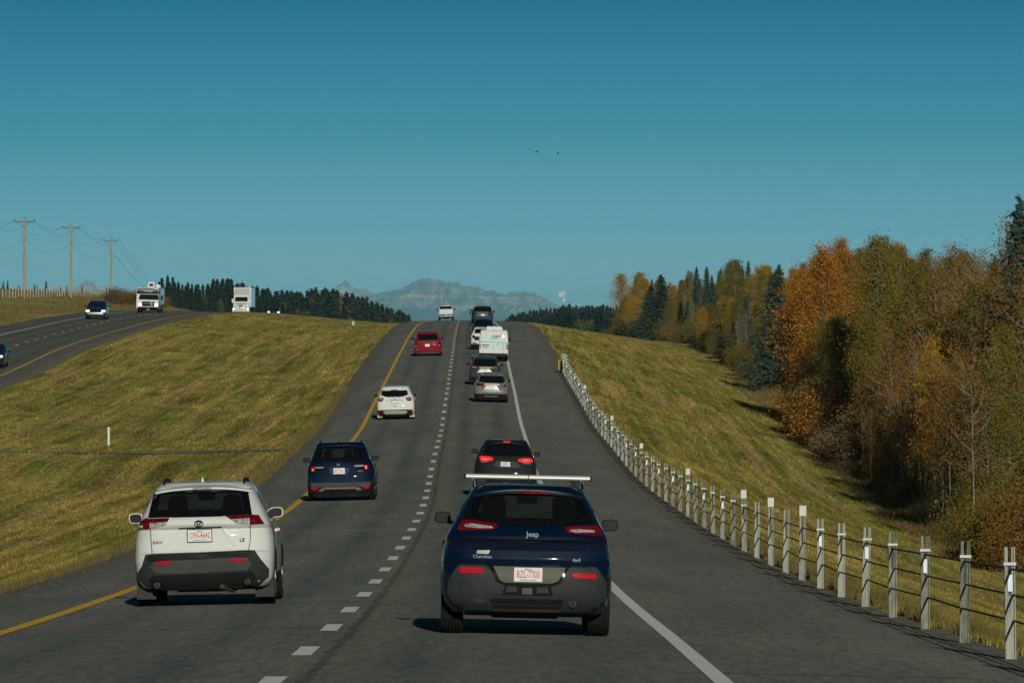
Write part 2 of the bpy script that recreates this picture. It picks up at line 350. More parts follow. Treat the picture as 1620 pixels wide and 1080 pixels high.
def dash_mesh(name, u, zf, xf, starts, length, width, mat):
    V = []; Fc = []; UV = []
    for s0 in starts:
        e0 = s0 + length + random.uniform(-.15, .1); s1 = s0 + random.uniform(-.1, .1)
        cut = [s1] + [q for q in ST if s1 < q < e0] + [e0]
        for q in cut:
            i = np.searchsorted(ST, q) - 1; i = min(max(i, 0), len(ST) - 2); t = (q - ST[i]) / (ST[i + 1] - ST[i])
            for du in (-width / 2, width / 2):
                uu = np.array([u + du]); za = zf(uu, ST[i])[0] * (1 - t) + zf(uu, ST[i + 1])[0] * t; xa = xf(uu, ST[i])[0] * (1 - t) + xf(uu, ST[i + 1])[0] * t
                V.append((xa, q, za + .006)); UV.append((u + du, q))
        b0 = len(V) - 2 * len(cut)
        Fc += [(b0 + 2 * k, b0 + 2 * k + 1, b0 + 2 * k + 3, b0 + 2 * k + 2) for k in range(len(cut) - 1)]
    return np_mesh(name, np.array(V), np.array(Fc), mat, uv=np.array(UV))
lane = 3.8
tag(dash_mesh('broken_centre_line', 0, ourz, ourx, [D0 + 9 * i - 1.5 for i in range(-4, 66)], 3.1, .19, M['white_line']), kind='structure')
tag(dash_mesh('opposite_broken_line', 0, opz, opx, [300 + 9 * i for i in range(60)], 3.0, .14, M['white_line']), kind='structure')
def line(name, u, zf, xf, width, mat, a=-35, b=1000):
    tag(ribbon(name, [u - width / 2, u + width / 2], zf, xf, mat, lift=.006, sts=stations(a, b)), kind='structure')
line('yellow_edge_line', -lane, ourz, ourx, .19, M['yellow_line'])
line('white_edge_line', lane, ourz, ourx, .17, M['white_line'])
line('opposite_yellow_line', lane, opz, opx, .17, M['yellow_line'], 280)
line('opposite_white_line', -lane, opz, opx, .15, M['white_line'], 280)

# gravel track across the median
def track():
    m, n, l, b = newmat('track_gravel'); g = NG(m); p = n.new('ShaderNodeNewGeometry').outputs['Position']
    f = g.noise(g.mapping(p, (1.2, .5, 1)), 1, 7, .7)
    c = g.ramp(f, (.36, (.12, .105, .05)), (.50, (.17, .15, .085)), (.60, (.27, .225, .085)))
    l.new(c, b.inputs['Base Color']); b.inputs['Roughness'].default_value = 1
    V = []; xs = np.arange(-31, -9.0, .6)
    for j, off in enumerate((-2.2, -1.2, 0, 1.2, 2.2)):
        for x in xs: V.append((x, 239 + off + .5 * math.sin(x * .3) + (x + 20) * .1 * (1 if abs(off) > 2 else 0), 0))
    V = np.array(V)
    for r in V: r[2] = terrain_z(r[0], r[1]) + (.035 if abs(r[1] - 239) < 1.9 else -.05)
    o = np_mesh('gravel_track', V, grid_faces(5, len(xs)), m, smooth=True); tag(o, kind='structure')
track()

# ---------------------------------------------------------------- mountains (20 km and more away)
def mtn_mat(name, dark, pale):
    m, n, l, b = newmat(name); g = NG(m); p = n.new('ShaderNodeNewGeometry'); pos = p.outputs['Position']
    strata = g.noise(g.mapping(pos, (.0004, .0003, .015), (.0, .12, 0)), 1, 8, .65, .8)
    gul = g.noise(g.mapping(pos, (.0055, .0006, .002)), 1, 8, .7, .6)
    sep = n.new('ShaderNodeSeparateXYZ'); l.new(pos, sep.inputs[0])
    hf = g.math('ADD', g.math('DIVIDE', sep.outputs[2], 300.), g.math('MULTIPLY', g.math('SUBTRACT', gul, .5), 1.3))
    rock = g.ramp(strata, (.40, dark), (.58, pale))
    forest = g.ramp(gul, (.35, (.05, .07, .075)), (.65, (.11, .13, .12)))
    c = g.mix(g.ramp(hf, (.25, g3(0)), (.75, g3(1))), forest, rock)
    c = g.mix(1, c, g.ramp(gul, (.36, g3(.25)), (.62, g3(1.35))), 'MULTIPLY')  # gullies darkened in the colour, standing in for relief shade
    l.new(c, b.inputs['Base Color']); b.inputs['Roughness'].default_value = 1
    bp = n.new('ShaderNodeBump'); bp.inputs['Strength'].default_value = 1; bp.inputs['Distance'].default_value = 60
    l.new(gul, bp.inputs['Height']); l.new(bp.outputs[0], b.inputs['Normal']); return m
M['rock'] = mtn_mat('mountain_rock', (.20, .18, .17), (.80, .66, .56))
def mountain(name, prof, D, depth, seed, nx=150):
    D *= 2.0; depth *= 2.0
    px = np.array([p[0] for p in prof], float); py = np.array([p[1] for p in prof], float)
    x = np.linspace(px[0], px[-1], nx); h = (HY - np.interp(x, px, py)) * D / F
    r = np.random.default_rng(seed)
    h = h + np.convolve(r.normal(0, 9.0, nx), [.2, .6, .2], 'same') * np.clip(h / 240, 0, 1)
    X = (x - CX) * D / F; nv = 46; V = []
    ph = np.cumsum(r.normal(0, .55, nx))
    rid = np.abs(np.sin(ph)) * .5 + np.abs(np.sin(ph * 2.3 + 1)) * .3
    for j in range(nv):
        t = j / (nv - 1) * 1.35 - .35           # t<0: behind the ridge
        f = (1 - abs(t)) if t >= 0 else 1 + t * 1.8
        f = max(f, 0); prof_t = f ** 1.25 if t >= 0 else f
        spur = 1 + (rid - .4) * .5 * math.sin(math.pi * min(max(t, 0), 1)) * 1.3
        z = -70 + (h + 70) * prof_t * spur
        xx = X + 120 * np.sin(j * .35 + X / 160.) * max(t, 0)
        V.append(np.stack([xx, np.full(nx, D - t * depth), z], 1))
    V = np.concatenate(V); o = np_mesh(name, V, grid_faces(nv, nx), M['rock'], smooth=True); return tag(o, kind='structure')
mountain('mountain', [(560,512),(580,476),(592,465),(613,461),(640,453),(661,442.5),(668,439.5),(676,438.6),(685,440),(694,441),(709,445),(723,446),(734,452),(744,451.5),(756,453),(765,458),(782,461.5),(799,464),(812,461.8),(824,461.2),(848,462),(855,466),(862,471),(879,481),(893,489),(915,503),(940,512)], 23000, 5200, 3, 190)
mountain('mountain', [(490,505),(512,474),(526,456),(537,448),(547,443.5),(553,447),(559,453),(568,456),(578,455),(588,463),(600,480),(625,505)], 26000, 3500, 9, 90)
mountain('mountain', [(85,505),(105,478),(114,466),(124,455),(131,446),(138,442),(146,445),(154,453),(160,460),(170,474),(192,505)], 27000, 3200, 11, 70)
mountain('mountain', [(560,514),(610,507),(700,503),(745,504.5),(790,501),(850,507),(960,513)], 17000, 2500, 21, 110)

# ---------------------------------------------------------------- haze (even air between here and the mountains)
def haze():
    m = bpy.data.materials.new('haze_air'); m.use_nodes = True; n = m.node_tree.nodes; l = m.node_tree.links; n.clear()
    o = n.new('ShaderNodeOutputMaterial'); v = n.new('ShaderNodeVolumePrincipled'); v.inputs['Color'].default_value = (.33, .80, 1.0, 1)
    v.inputs['Density'].default_value = HAZE_D; v.inputs['Anisotropy'].default_value = -0.12
    l.new(v.outputs[0], o.inputs['Volume'])
    b = MB(); b.box(-9500, 9500, -200, 90000, -80, 450); b.build('haze', m)
    tag(bpy.data.objects['haze'], 'thin blue air haze between the road and the mountains', kind='stuff')
HAZE_D = 2.1e-5
haze()

# ---------------------------------------------------------------- vehicle materials
def paint(name, col, metal=.0, rough=.35, coat=1.):
    return pmat(name, col, .5, 0, coat, spec=.06, var=.04, vscale=2.5)
M['glass'] = pmat('tinted_glass', (.004, .005, .006), .07, 0, 0, spec=.5)
M['wglass'] = pmat('windscreen_glass', (.008, .010, .012), .06, spec=.5)
def see_glass():
    m, n, l, b = newmat('see_through_glass'); b.inputs['Base Color'].default_value = (.004, .005, .006, 1); b.inputs['Roughness'].default_value = .06
    b.inputs['Alpha'].default_value = .55; return m
M['glass2'] = see_glass(); M['cabin'] = pmat('painted_windscreen_daylight', (.050, .062, .055), .8, var=.35, vscale=3); M['mirror'] = pmat('mirror_painted_dark_reflection', (.006, .006, .007), .35, spec=.12); M['seatm'] = pmat('dark_seat_cloth', (.006, .006, .006), .95)  # cabin has daylight painted in; mirror has the dark road's reflection painted in
M['pale_grey'] = pmat('grey_body_panel', (.13, .14, .125), .4, coat=.5)
M['tyre'] = pmat('tyre_rubber', (.012, .012, .012), .85, spec=.12, var=.3, vscale=12)
M['rim'] = pmat('alloy_rim', (.35, .35, .36), .3, .9)
M['trim'] = pmat('black_trim', (.012, .013, .013), .6, spec=.12, var=.2)
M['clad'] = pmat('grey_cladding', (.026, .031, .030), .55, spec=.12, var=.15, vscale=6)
M['clad_m'] = pmat('painted_sunlit_cladding', (.055, .062, .056), .5, spec=.12, var=.12, vscale=5)  # paler copy of the cladding with sunlight painted into its grey
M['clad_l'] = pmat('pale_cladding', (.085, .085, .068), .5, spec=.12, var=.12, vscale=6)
M['gloss_black'] = pmat('gloss_black', (.006, .006, .007), .12, spec=.4)
M['chrome'] = pmat('chrome', (.75, .75, .74), .12, 1.)
M['alu'] = pmat('brushed_bar', (.62, .62, .58), .4, .4)
M['refl_red'] = pmat('red_reflector', (.36, .008, .02), .2, emis=(1, .02, .05), es=.05)  # reflector given a faint glow of its own, though no lamp
M['red'] = pmat('red_lens', (.095, .004, .008), .10, emis=(1, .02, .03), es=.02, var=.5, vscale=14)
M['dred'] = pmat('dark_red_lens', (.10, .004, .008), .10, var=.5, vscale=14)
M['clear'] = pmat('clear_lens', (.26, .27, .27), .12, var=.5, vscale=25)
M['brake'] = pmat('brake_light_lit', (.6, .01, .01), .15, emis=(1, .03, .03), es=.75)
M['brakehot'] = pmat('brake_light_core', (.9, .1, .1), .15, emis=(1, .12, .10), es=.9)
M['lit'] = pmat('headlight_lit', (.9, .9, .85), .1, emis=(1, .97, .85), es=2.2)
M['plate'] = pmat('plate_white', (.62, .60, .58), .45)
M['plate_red'] = pmat('plate_red_letters', (.45, .15, .13), .5)
M['plate_teal'] = pmat('plate_teal', (.05, .14, .13), .5)
M['steel'] = pmat('dull_steel', (.06, .055, .045), .5, .3, var=.3)
M['white'] = paint('white_paint', (.545, .575, .54))
M['cream'] = pmat('cream_plastic', (.40, .38, .30), .5)
M['seam'] = pmat('panel_gap', (.02, .022, .022), .8)
M['teal'] = pmat('teal_vinyl', (.10, .42, .40), .4)
M['teal_l'] = pmat('pale_teal_vinyl', (.30, .58, .55), .4)
M['grey_ink'] = pmat('grey_lettering', (.12, .12, .11), .6)
M['ochre_ink'] = pmat('ochre_print', (.48, .40, .22), .6)
M['seat'] = pmat('dark_upholstery', (.02, .02, .02), .9)

# default side outline of a suv: z fraction of height -> rear y and front y (metres, rear axle at 0)
REAR = [(0, -.62), (.15, -.72), (.21, -.84), (.30, -.90), (.42, -.89), (.52, -.84), (.62, -.79), (.70, -.73), (.80, -.60), (.90, -.47), (.95, -.40), (.985, -.30), (1.0, -.05)]
FRONT = [(0, 3.3), (.15, 3.42), (.21, 3.52), (.30, 3.60), (.45, 3.62), (.56, 3.50), (.60, 3.15), (.645, 2.55), (.68, 2.30), (.78, 1.95), (.90, 1.50), (.95, 1.28), (.985, 1.0), (1.0, .6)]
FLOORZ = .25
class Shell:
    """body built from stacked plan slices; also answers where its skin is, so parts can sit on it"""
    def __init__(s, H, hw, rear=REAR, front=FRONT, z0=FLOORZ, Rr=.42, Rf=.55, p=4.0, ys=1.0, wb=2.7):
        s.H = H; s.z0 = z0; s.Rr = Rr; s.Rf = Rf; s.p = p; s.wb = wb
        s.hz = np.array([a for a, _ in hw]); s.hv = np.array([b for _, b in hw])
        s.rz = np.array([a * H for a, _ in rear]); s.rv = np.array([b for _, b in rear]) * ys
        s.fz = np.array([a * H for a, _ in front]); s.fv = np.array([b for _, b in front]) + (wb - 2.7)
        s.W = max(s.hv)
    def hw(s, z): return float(np.interp(z, s.hz, s.hv))
    def cor(s, x, z, R):
        h = s.hw(z); t = min(abs(x) / h, 1.) if h > 0 else 0
        return R * (1 - (1 - t ** s.p) ** (1 / s.p)) + .03 * t * t
    def ry(s, x, z): return float(np.interp(z, s.rz, s.rv)) + s.cor(x, z, s.Rr)
    def fy(s, x, z): return float(np.interp(z, s.fz, s.fv)) - s.cor(x, z, s.Rf)
    def sx(s, y, z):
        h = s.hw(z); yr = float(np.interp(z, s.rz, s.rv)); yf = float(np.interp(z, s.fz, s.fv)); q = 0
        if y < yr + s.Rr: q = min(1, (yr + s.Rr - y) / s.Rr)
        elif y > yf - s.Rf: q = min(1, (y - yf + s.Rf) / s.Rf)
        return h * (1 - q ** s.p) ** (1 / s.p)
    def mesh(s, name, mat, parent, nz=46):
        zs = np.unique(np.concatenate([np.linspace(s.z0, s.H * .9, nz), np.linspace(s.H * .9, s.H, 12), s.rz[(s.rz > s.z0)], s.fz[(s.fz > s.z0)]]))
        zs = zs[(zs >= s.z0) & (zs <= s.H)]; K = 15; rows = []
        for z in zs:
            h = s.hw(z); t = np.sin(np.linspace(-1, 1, K) * math.pi / 2); xs_ = h * np.sign(t) * np.abs(t) ** .8
            rows.append([(x, s.ry(x, z), z) for x in xs_] + [(x, s.fy(x, z), z) for x in xs_[::-1]])
        b = MB(); n = 2 * K; vs_ = [v for r in rows for v in r]
        fs_ = [(i * n + j, i * n + (j + 1) % n, (i + 1) * n + (j + 1) % n, (i + 1) * n + j) for i in range(len(rows) - 1) for j in range(n)]
        # caps as strips
        for base, flip in ((0, 1), ((len(rows) - 1) * n, 0)):
            for j in range(K - 1):
                q = (base + j, base + j + 1, base + n - 2 - j, base + n - 1 - j); fs_.append(q if not flip else q[::-1])
        b.add(vs_, fs_); return b.build(name, mat, parent, smooth=34)
def poly_area(p): return sum(p[i][0] * p[(i + 1) % len(p)][1] - p[(i + 1) % len(p)][0] * p[i][1] for i in range(len(p))) / 2
def panel(parent, name, poly, mat, fn, t=.010, cell=.07, inset=.02, side='rear', label=None):
    """a thin solid part whose outline `poly` is given in (a, z); fn(a, z) is the depth of the skin"""
    if poly_area(poly) < 0: poly = poly[::-1]
    bm = bmesh.new(); vs_ = [bm.verts.new((p[0], 0, p[1])) for p in poly]; bm.faces.new(vs_)
    a0, a1 = min(p[0] for p in poly), max(p[0] for p in poly); z0, z1 = min(p[1] for p in poly), max(p[1] for p in poly)
    c = max(cell, max(a1 - a0, z1 - z0) / 26)
    for k in range(1, int((a1 - a0) / c) + 1):
        bmesh.ops.bisect_plane(bm, geom=bm.verts[:] + bm.edges[:] + bm.faces[:], plane_co=(a0 + k * c, 0, 0), plane_no=(1, 0, 0))
    for k in range(1, int((z1 - z0) / c) + 1):
        bmesh.ops.bisect_plane(bm, geom=bm.verts[:] + bm.edges[:] + bm.faces[:], plane_co=(0, 0, z0 + k * c), plane_no=(0, 0, 1))
    ret = bmesh.ops.extrude_face_region(bm, geom=bm.faces[:]); top = {v for v in ret['geom'] if isinstance(v, bmesh.types.BMVert)}
    sgn = -1 if side == 'rear' else 1
    for v in bm.verts:
        a, z = v.co.x, v.co.z; y = fn(a, z) + (sgn * t if v in top else -sgn * inset)
        if side in ('rear', 'front'): v.co = (a, y, z)
        elif side == 'right': v.co = (fn(a, z) + (t if v in top else -inset), a, z)
        else: v.co = (-(fn(a, z) + (t if v in top else -inset)), a, z)
    bmesh.ops.recalc_face_normals(bm, faces=bm.faces)
    me = bpy.data.meshes.new(name); bm.to_mesh(me); bm.free(); me.materials.append(mat); me.shade_smooth(); me.set_sharp_from_angle(angle=math.radians(35))
    o = bpy.data.objects.new(name, me); COL.objects.link(o); o.parent = parent
    if label: o['label'] = label
    return o
def text(parent, name, s, x, z, y, h, mat, align='CENTER', face='rear', tilt=0., stretch=1., bold=.02):
    cu = bpy.data.curves.new(name, 'FONT'); cu.body = s; cu.size = h * 1.4; cu.align_x = align; cu.align_y = 'CENTER'; cu.extrude = .0015; cu.offset = h * bold
    tmp = bpy.data.objects.new(name + '_c', cu); COL.objects.link(tmp); bpy.context.view_layer.update()
    me = bpy.data.meshes.new_from_object(tmp); bpy.data.objects.remove(tmp); me.materials.clear(); me.materials.append(mat)
    R = Matrix.Rotation(math.pi / 2 - tilt, 4, 'X')
    if face == 'front': R = Matrix.Rotation(math.pi, 4, 'Z') @ R
    me.transform(Matrix.Translation((x, y, z)) @ R @ Matrix.Diagonal((stretch, 1, 1, 1))); me.name = name
    o = bpy.data.objects.new(name, me); COL.objects.link(o); o.parent = parent; return o
def wheel(parent, x, y, r=.355, wdt=.235, side=1):
    b = MB(); h = wdt / 2
    prof = [(-h * .82, r * .62), (-h, r * .80), (-h * .98, r * .93), (-h * .80, r * .992)]
    for gx in (-.62, -.32, 0, .32, .62): prof += [(h * (gx - .055), r), (h * (gx - .045), r - .016), (h * (gx + .045), r - .016), (h * (gx + .055), r)]
    prof += [(h * .80, r * .992), (h * .98, r * .93), (h, r * .80), (h * .82, r * .62)]
    b.lathe_x(prof, 36, 0, (x, y, r))
    o = b.build('wheel', M['tyre'], parent, smooth=30)
    k = MB(); xo = x + side * h * .86
    k.lathe_x([(-.015, r * .64), (.01, r * .64), (.0, r * .58), (-.02, r * .56)], 24, 0, (xo, y, r)) 
    for j in range(5):
        a = 2 * math.pi * j / 5
        d = Vector((0, math.cos(a), math.sin(a))); t = Vector((0, -math.sin(a), math.cos(a)))
        c0 = Vector((xo, y, r)); p = [c0 + d * .02 + t * .045, c0 + d * r * .6 + t * .03, c0 + d * r * .6 - t * .03, c0 + d * .02 - t * .045]
        k.add(p + [q + Vector((side * .02, 0, 0)) for q in p], [(0, 1, 2, 3), (7, 6, 5, 4), (0, 1, 5, 4), (1, 2, 6, 5), (2, 3, 7, 6), (3, 0, 4, 7)])
    k.build('rim', M['rim'], o, smooth=30)
    return o
def rrect(x0, x1, z0, z1, r=.03, n=4):
    P = []
    for cx_, cz_, a0 in ((x1 - r, z0 + r, -90), (x1 - r, z1 - r, 0), (x0 + r, z1 - r, 90), (x0 + r, z0 + r, 180)):
        for k in range(n + 1):
            a = math.radians(a0 + 90 * k / n); P.append((cx_ + r * math.cos(a), cz_ + r * math.sin(a)))
    return P
def mirror(parent, side, x, y, z, w_=.2, h_=.14, mat=None, front=False):
    """door mirror on a short arm; the glass looks backwards"""
    b = MB(); n = 14; rows = []
    for j, (yy, s_) in enumerate(((-.055, .92), (-.04, 1.0), (.03, .96), (.08, .75), (.10, .35))):
        for k in range(n):
            a = 2 * math.pi * k / n; ca, sa = math.cos(a), math.sin(a)
            rows.append((x + s_ * w_ / 2 * math.copysign(abs(ca) ** .6, ca), y + yy, z + s_ * h_ / 2 * math.copysign(abs(sa) ** .6, sa)))
    fs_ = [(i * n + j, i * n + (j + 1) % n, (i + 1) * n + (j + 1) % n, (i + 1) * n + j) for i in range(4) for j in range(n)] + [tuple(range(n))[::-1], tuple(range(4 * n, 5 * n))]
    b.add(rows, fs_); b.tube([(x - side * w_ * .3, y + .03, z - h_ * .35), (x - side * (w_ * .5 + .14), y + .06, z - h_ * .62)], .022, 6)
    o = b.build('door_mirror', mat or M['trim'], parent, smooth=40)
    g = MB(); vs_ = [(x + .8 * w_ / 2 * math.copysign(abs(math.cos(2 * math.pi * k / n)) ** .6, math.cos(2 * math.pi * k / n)), y - .058, z + .8 * h_ / 2 * math.copysign(abs(math.sin(2 * math.pi * k / n)) ** .6, math.sin(2 * math.pi * k / n))) for k in range(n)]
    g.add(vs_ + [(v[0], v[1] + .006, v[2]) for v in vs_], [tuple(range(n)), tuple(range(n, 2 * n))[::-1]] + [(k, (k + 1) % n, n + (k + 1) % n, n + k) for k in range(n)])
    g.build('mirror_glass', M['mirror'], o); return o

def vehicle(spec):
    """spec: measured outline (rear or front view) and features in zoom pixels, S px per metre about (cx, gy)"""
    S, cx, gy = spec['S'], spec['cx'], spec['gy']
    P = lambda pts: [((x - cx) / S, (gy - y) / S) for x, y in pts]
    H = spec['H']; hw = sorted([((gy - y) / S, w_ / S) for y, w_ in spec['hw']])
    if hw[-1][0] < H: hw.append((H, hw[-1][1] * .55))
    Wd = max(v for _, v in hw)
    if hw[0][0] > FLOORZ: hw = [(FLOORZ, hw[0][1] * .97)] + hw
    MA = spec.get('madj', (0, 0, 0, 0))
    root = empty(spec['name']); tag(root, spec['label'], spec['cat'], spec.get('group'))
    sh = Shell(H, hw, spec.get('rear', REAR), spec.get('front', FRONT), spec.get('z0', FLOORZ), spec.get('Rr', .42), spec.get('Rf', .55), spec.get('p', 4.0), wb=spec.get('wb', 2.7))
    root_body = sh.mesh('body', spec['paint'], root)
    fwd = spec.get('face', 'rear'); fn = sh.ry if fwd == 'rear' else sh.fy
    if fwd == 'front':      # seen from the front: the photograph's left is the vehicle's +x
        P = lambda pts: [(-(x - cx) / S, (gy - y) / S) for x, y in pts]
    for f in spec['parts']:
        nm, pts, mt = f[0], f[1], f[2]; t = f[3] if len(f) > 3 else .010
        par = root if len(f) < 5 or f[4] is None else f[4]
        panel(root, nm, P(pts), M[mt] if isinstance(mt, str) else mt, fn, t, side=fwd, label=f[5] if len(f) > 5 else None)
    pl = spec.get('plate')
    if pl:
        (x0, y0), (x1, y1) = P([pl[0], pl[1]]); x0, x1 = min(x0, x1), max(x0, x1); y0, y1 = min(y0, y1), max(y0, y1)
        xm, zm = (x0 + x1) / 2, (y0 + y1) / 2; sg = -1 if fwd == 'rear' else 1
        yy = min(fn(x0, y0), fn(x0, y1)) - .02 if fwd == 'rear' else max(fn(x0, y0), fn(x0, y1)) + .02
        b = MB(); b.box(x0, x1, yy - .004, yy + .03 if fwd == 'rear' else yy + .004, y0, y1)
        po = b.build('license_plate', M['plate'], root)
        if spec.get('frame'):
            b = MB(); e = .012
            for q in ((x0 - e, x1 + e, y1, y1 + e), (x0 - e, x1 + e, y0 - e, y0), (x0 - e, x0, y0, y1), (x1, x1 + e, y0, y1)): b.box(q[0], q[1], yy - .008, yy + .03, q[2], q[3])
            b.build('plate_frame', M['plate_teal'], po)
        if spec.get('ptext'):
            hh = (y1 - y0)
            text(po, 'lettering', spec['ptext'], xm, zm, yy - .0065, hh * .50, M['plate_red'], stretch=.60 * (x1 - x0) / (hh * 2.05))
            text(po, 'lettering', 'Alberta', xm, y1 - hh * .13, yy - .0065, hh * .13, M['plate_teal'])
            text(po, 'lettering', 'Wild Rose Country', xm, y0 + hh * .11, yy - .0065, hh * .11, M['plate_teal'])
    for tx in spec.get('texts', []):
        s_, x, y, h, mt = tx[:5]; (xx, zz), = P([(x, y)]); hh = h / S
        yy = fn(xx, zz - hh / 2) if fwd == 'rear' else fn(xx, zz)
        tl = -math.atan2(fn(xx, zz + .05) - fn(xx, zz - .05), .1) if fwd == 'rear' else 0.
        text(root, 'lettering', s_, xx, zz, (yy - (tx[5] if len(tx) > 5 else .022)), hh, M[mt], bold=spec.get('bold', .02))
    wb = spec.get('wb', 2.7); wr = spec.get('wr', .355); tw = spec.get('tw', .24); hb = sh.hw(.5)
    for yy in (0, wb):
        for s_ in (-1, 1): wheel(root, s_ * (Wd - tw / 2 - .005 if 'wx' not in spec else spec['wx']), yy, wr, tw, s_)
    # arches, sills
    for s_, nm in ((1, 'right'), (-1, 'left')):
        for yy in (0, wb):
            pts = []; R = wr + .085
            for k in range(15):
                a = math.pi * k / 14; pts.append((yy + R * math.cos(a), max(wr + R * math.sin(a) * .97, sh.z0 + .01)))
            pts = [(yy + R, sh.z0 + .01)] + pts + [(yy - R, sh.z0 + .01)]
            panel(root, 'wheel_arch', pts, M['trim'] if spec.get('cladding') else M['gloss_black'], lambda a, z: sh.sx(min(max(a, -.45), wb + .4), z), .006, side=nm, inset=.03)
        if spec.get('cladding'):
            panel(root, 'sill', [(.45, sh.z0 + .01), (wb - .45, sh.z0 + .01), (wb - .45, sh.z0 + .16), (.45, sh.z0 + .16)], M['trim'], sh.sx, .01, side=nm)
        sw = spec.get('sidewin', [(-.25, .70), (wb - .85, .66), (wb - 1.55, .90), (.05, .91), (-.22, .82)])
        if sw: panel(root, 'side_window', [(a, z * H) for a, z in sw], M['glass'], sh.sx, .006, side=nm)
        for yy in spec.get('doorgaps', (.62, 1.45, wb - .42)):
            panel(root, 'door_gap', [(yy, .32), (yy + .012, .32), (yy + .012, .66 * H), (yy, .66 * H)], M['seam'], sh.sx, .002, side=nm)
        for yy in spec.get('handles', (.85, 1.68)):
            panel(root, 'door_handle', rrect(yy, yy + .2, .575 * H, .60 * H, .012), spec['paint'], sh.sx, .03, side=nm)
    ms = spec.get('mirrors')
    if ms:
        for s_, (mx_, my_) in zip((-1, 1), ms):
            (xx, zz), = P([(mx_, my_)]); sz = spec.get('msize', (.20, .14))
            if MA[0]: xx = xx * MA[0] + MA[1]; zz = zz * MA[0] + MA[2]
            mirror(root, 1 if xx > 0 else -1, xx, spec.get('my', 1.75), zz, sz[0], sz[1], spec.get('mmat'))
    # what one does not see: a front for cars seen from behind and a back for the others
    of = sh.fy if fwd == 'rear' else sh.ry; os_ = 'front' if fwd == 'rear' else 'rear'
    if spec.get('auto_other', True):
        if os_ == 'front':
            a = sh.hw(.72 * H)
            panel(root, 'windshield', [(-a * .88, .68 * H), (a * .88, .68 * H), (a * .76, .93 * H), (-a * .76, .93 * H)], M['wglass'], of, .006, side=os_)
            panel(root, 'grille', rrect(-.45, .45, .32 * H, .47 * H, .04), M['gloss_black'], of, .012, side=os_)
            for s_ in (-1, 1): panel(root, 'headlight', [(s_ * .52, .44 * H), (s_ * .86, .46 * H), (s_ * .84, .52 * H), (s_ * .52, .48 * H)], M['clear'], of, .012, side=os_)
            panel(root, 'front_bumper', rrect(-.8, .8, .17 * H, .28 * H, .04), M['trim'], of, .02, side=os_)
        else:
            a = sh.hw(.75 * H)
            panel(root, 'rear_window', [(-a * .85, .67 * H), (a * .85, .67 * H), (a * .72, .9 * H), (-a * .72, .9 * H)], M['glass'], of, .006, side=os_)
            for s_ in (-1, 1): panel(root, 'tail_light', [(s_ * .62, .48 * H), (s_ * .88, .48 * H), (s_ * .84, .58 * H), (s_ * .62, .58 * H)], M['dred'], of, .012, side=os_)
    # roof rails, fin, exhausts, hanging pieces
    if spec.get('rails'):
        for s_ in (-1, 1):
            x = s_ * spec['rails']; zt = H
            b = MB(); pts = [(x, -.22, zt - .05), (x, -.16, zt + .012), (x, .1, zt + .028), (x, 1.1, zt + .02), (x, 1.3, zt - .06)]
            b.tube(pts, .016, 6); b.box(x - .012, x + .012, .4, .5, zt - .06, zt + .02); b.build('roof_rail', M[spec.get('railmat', 'trim')], root, smooth=40)
    if spec.get('fin'):
        x = spec['fin'][0]; b = MB(); z = H - .01
        b.add([(x - .022, -.02, z), (x + .022, -.02, z), (x + .022, .16, z), (x - .022, .16, z), (x, -.0, z + .075), (x, .05, z + .06)], [(0, 1, 4), (1, 2, 5, 4), (2, 3, 5), (3, 0, 4, 5), (0, 3, 2, 1)])
        b.build('antenna', M[spec['fin'][1]] if isinstance(spec['fin'][1], str) else spec['fin'][1], root)
    if spec.get('spoiler'):
        a = spec['spoiler']; yb = sh.ry(0, H * .93) - .10; b = MB(); n = 13; vs_ = []
        for (yo, zo) in ((0.0, -.035), (0.0, -.008), (.20, .03), (.42, .012), (.42, -.05)):
            for k in range(n):
                t = -1 + 2 * k / (n - 1); x = a * t; zc = H * .955 - .055 * abs(t) ** 2.5
                vs_.append((x, yb + yo + .16 * abs(t) ** 3, zc + zo))
        fs_ = [(i * n + j, i * n + j + 1, (i + 1) * n + j + 1, (i + 1) * n + j) for i in range(4) for j in range(n - 1)] + [(4 * n + j, 4 * n + j + 1, j + 1, j) for j in range(n - 1)] + [tuple(i * n for i in range(5)), tuple(i * n + n - 1 for i in range(5))[::-1]]
        b.add(vs_, fs_); b.build('spoiler', spec['paint'], root, smooth=40)
        if spec.get('chmsl'):
            x0, x1, mt = spec['chmsl']; b = MB(); b.box(x0, x1, yb - .012, yb + .02, H * .955 - .038, H * .955 - .006); b.build('brake_light', M[mt], root)
    for (ex, ez) in spec.get('exhaust', []):
        (x, z), = P([(ex, ez)]); b = MB(); y = sh.ry(x, .4) - .02
        b.tube([(x, y, z), (x, y + .35, z)], .040, 14); o = b.build('exhaust_pipe', M['steel'], root, smooth=40)
        b = MB(); b.tube([(x, y - .008, z), (x, y + .01, z)], .034, 12); b.build('pipe_bore', M['seam'], o)
    # undertray, axle and silencer under the floor
    b = MB(); b.box(-Wd * .72, Wd * .72, -.45, wb + .45, .21, .28); b.tube([(-Wd * .75, 0, wr * .9), (Wd * .75, 0, wr * .9)], .045, 8); b.tube([(-Wd * .4, -.38, .27), (Wd * .38, -.38, .27)], .085, 10); b.build('underbody', M['seam'], root, smooth=40)
    if spec.get('flaps'):
        for s_ in (-1, 1): panel(root, 'mud_flap', [(s_ * (Wd - .27), .10), (s_ * (Wd - .01), .10), (s_ * (Wd - .01), .40), (s_ * (Wd - .27), .40)], M[spec['flaps']], lambda a, z: -wr - .04, .006, side='rear', inset=.006)
    return root, sh
CARS = []
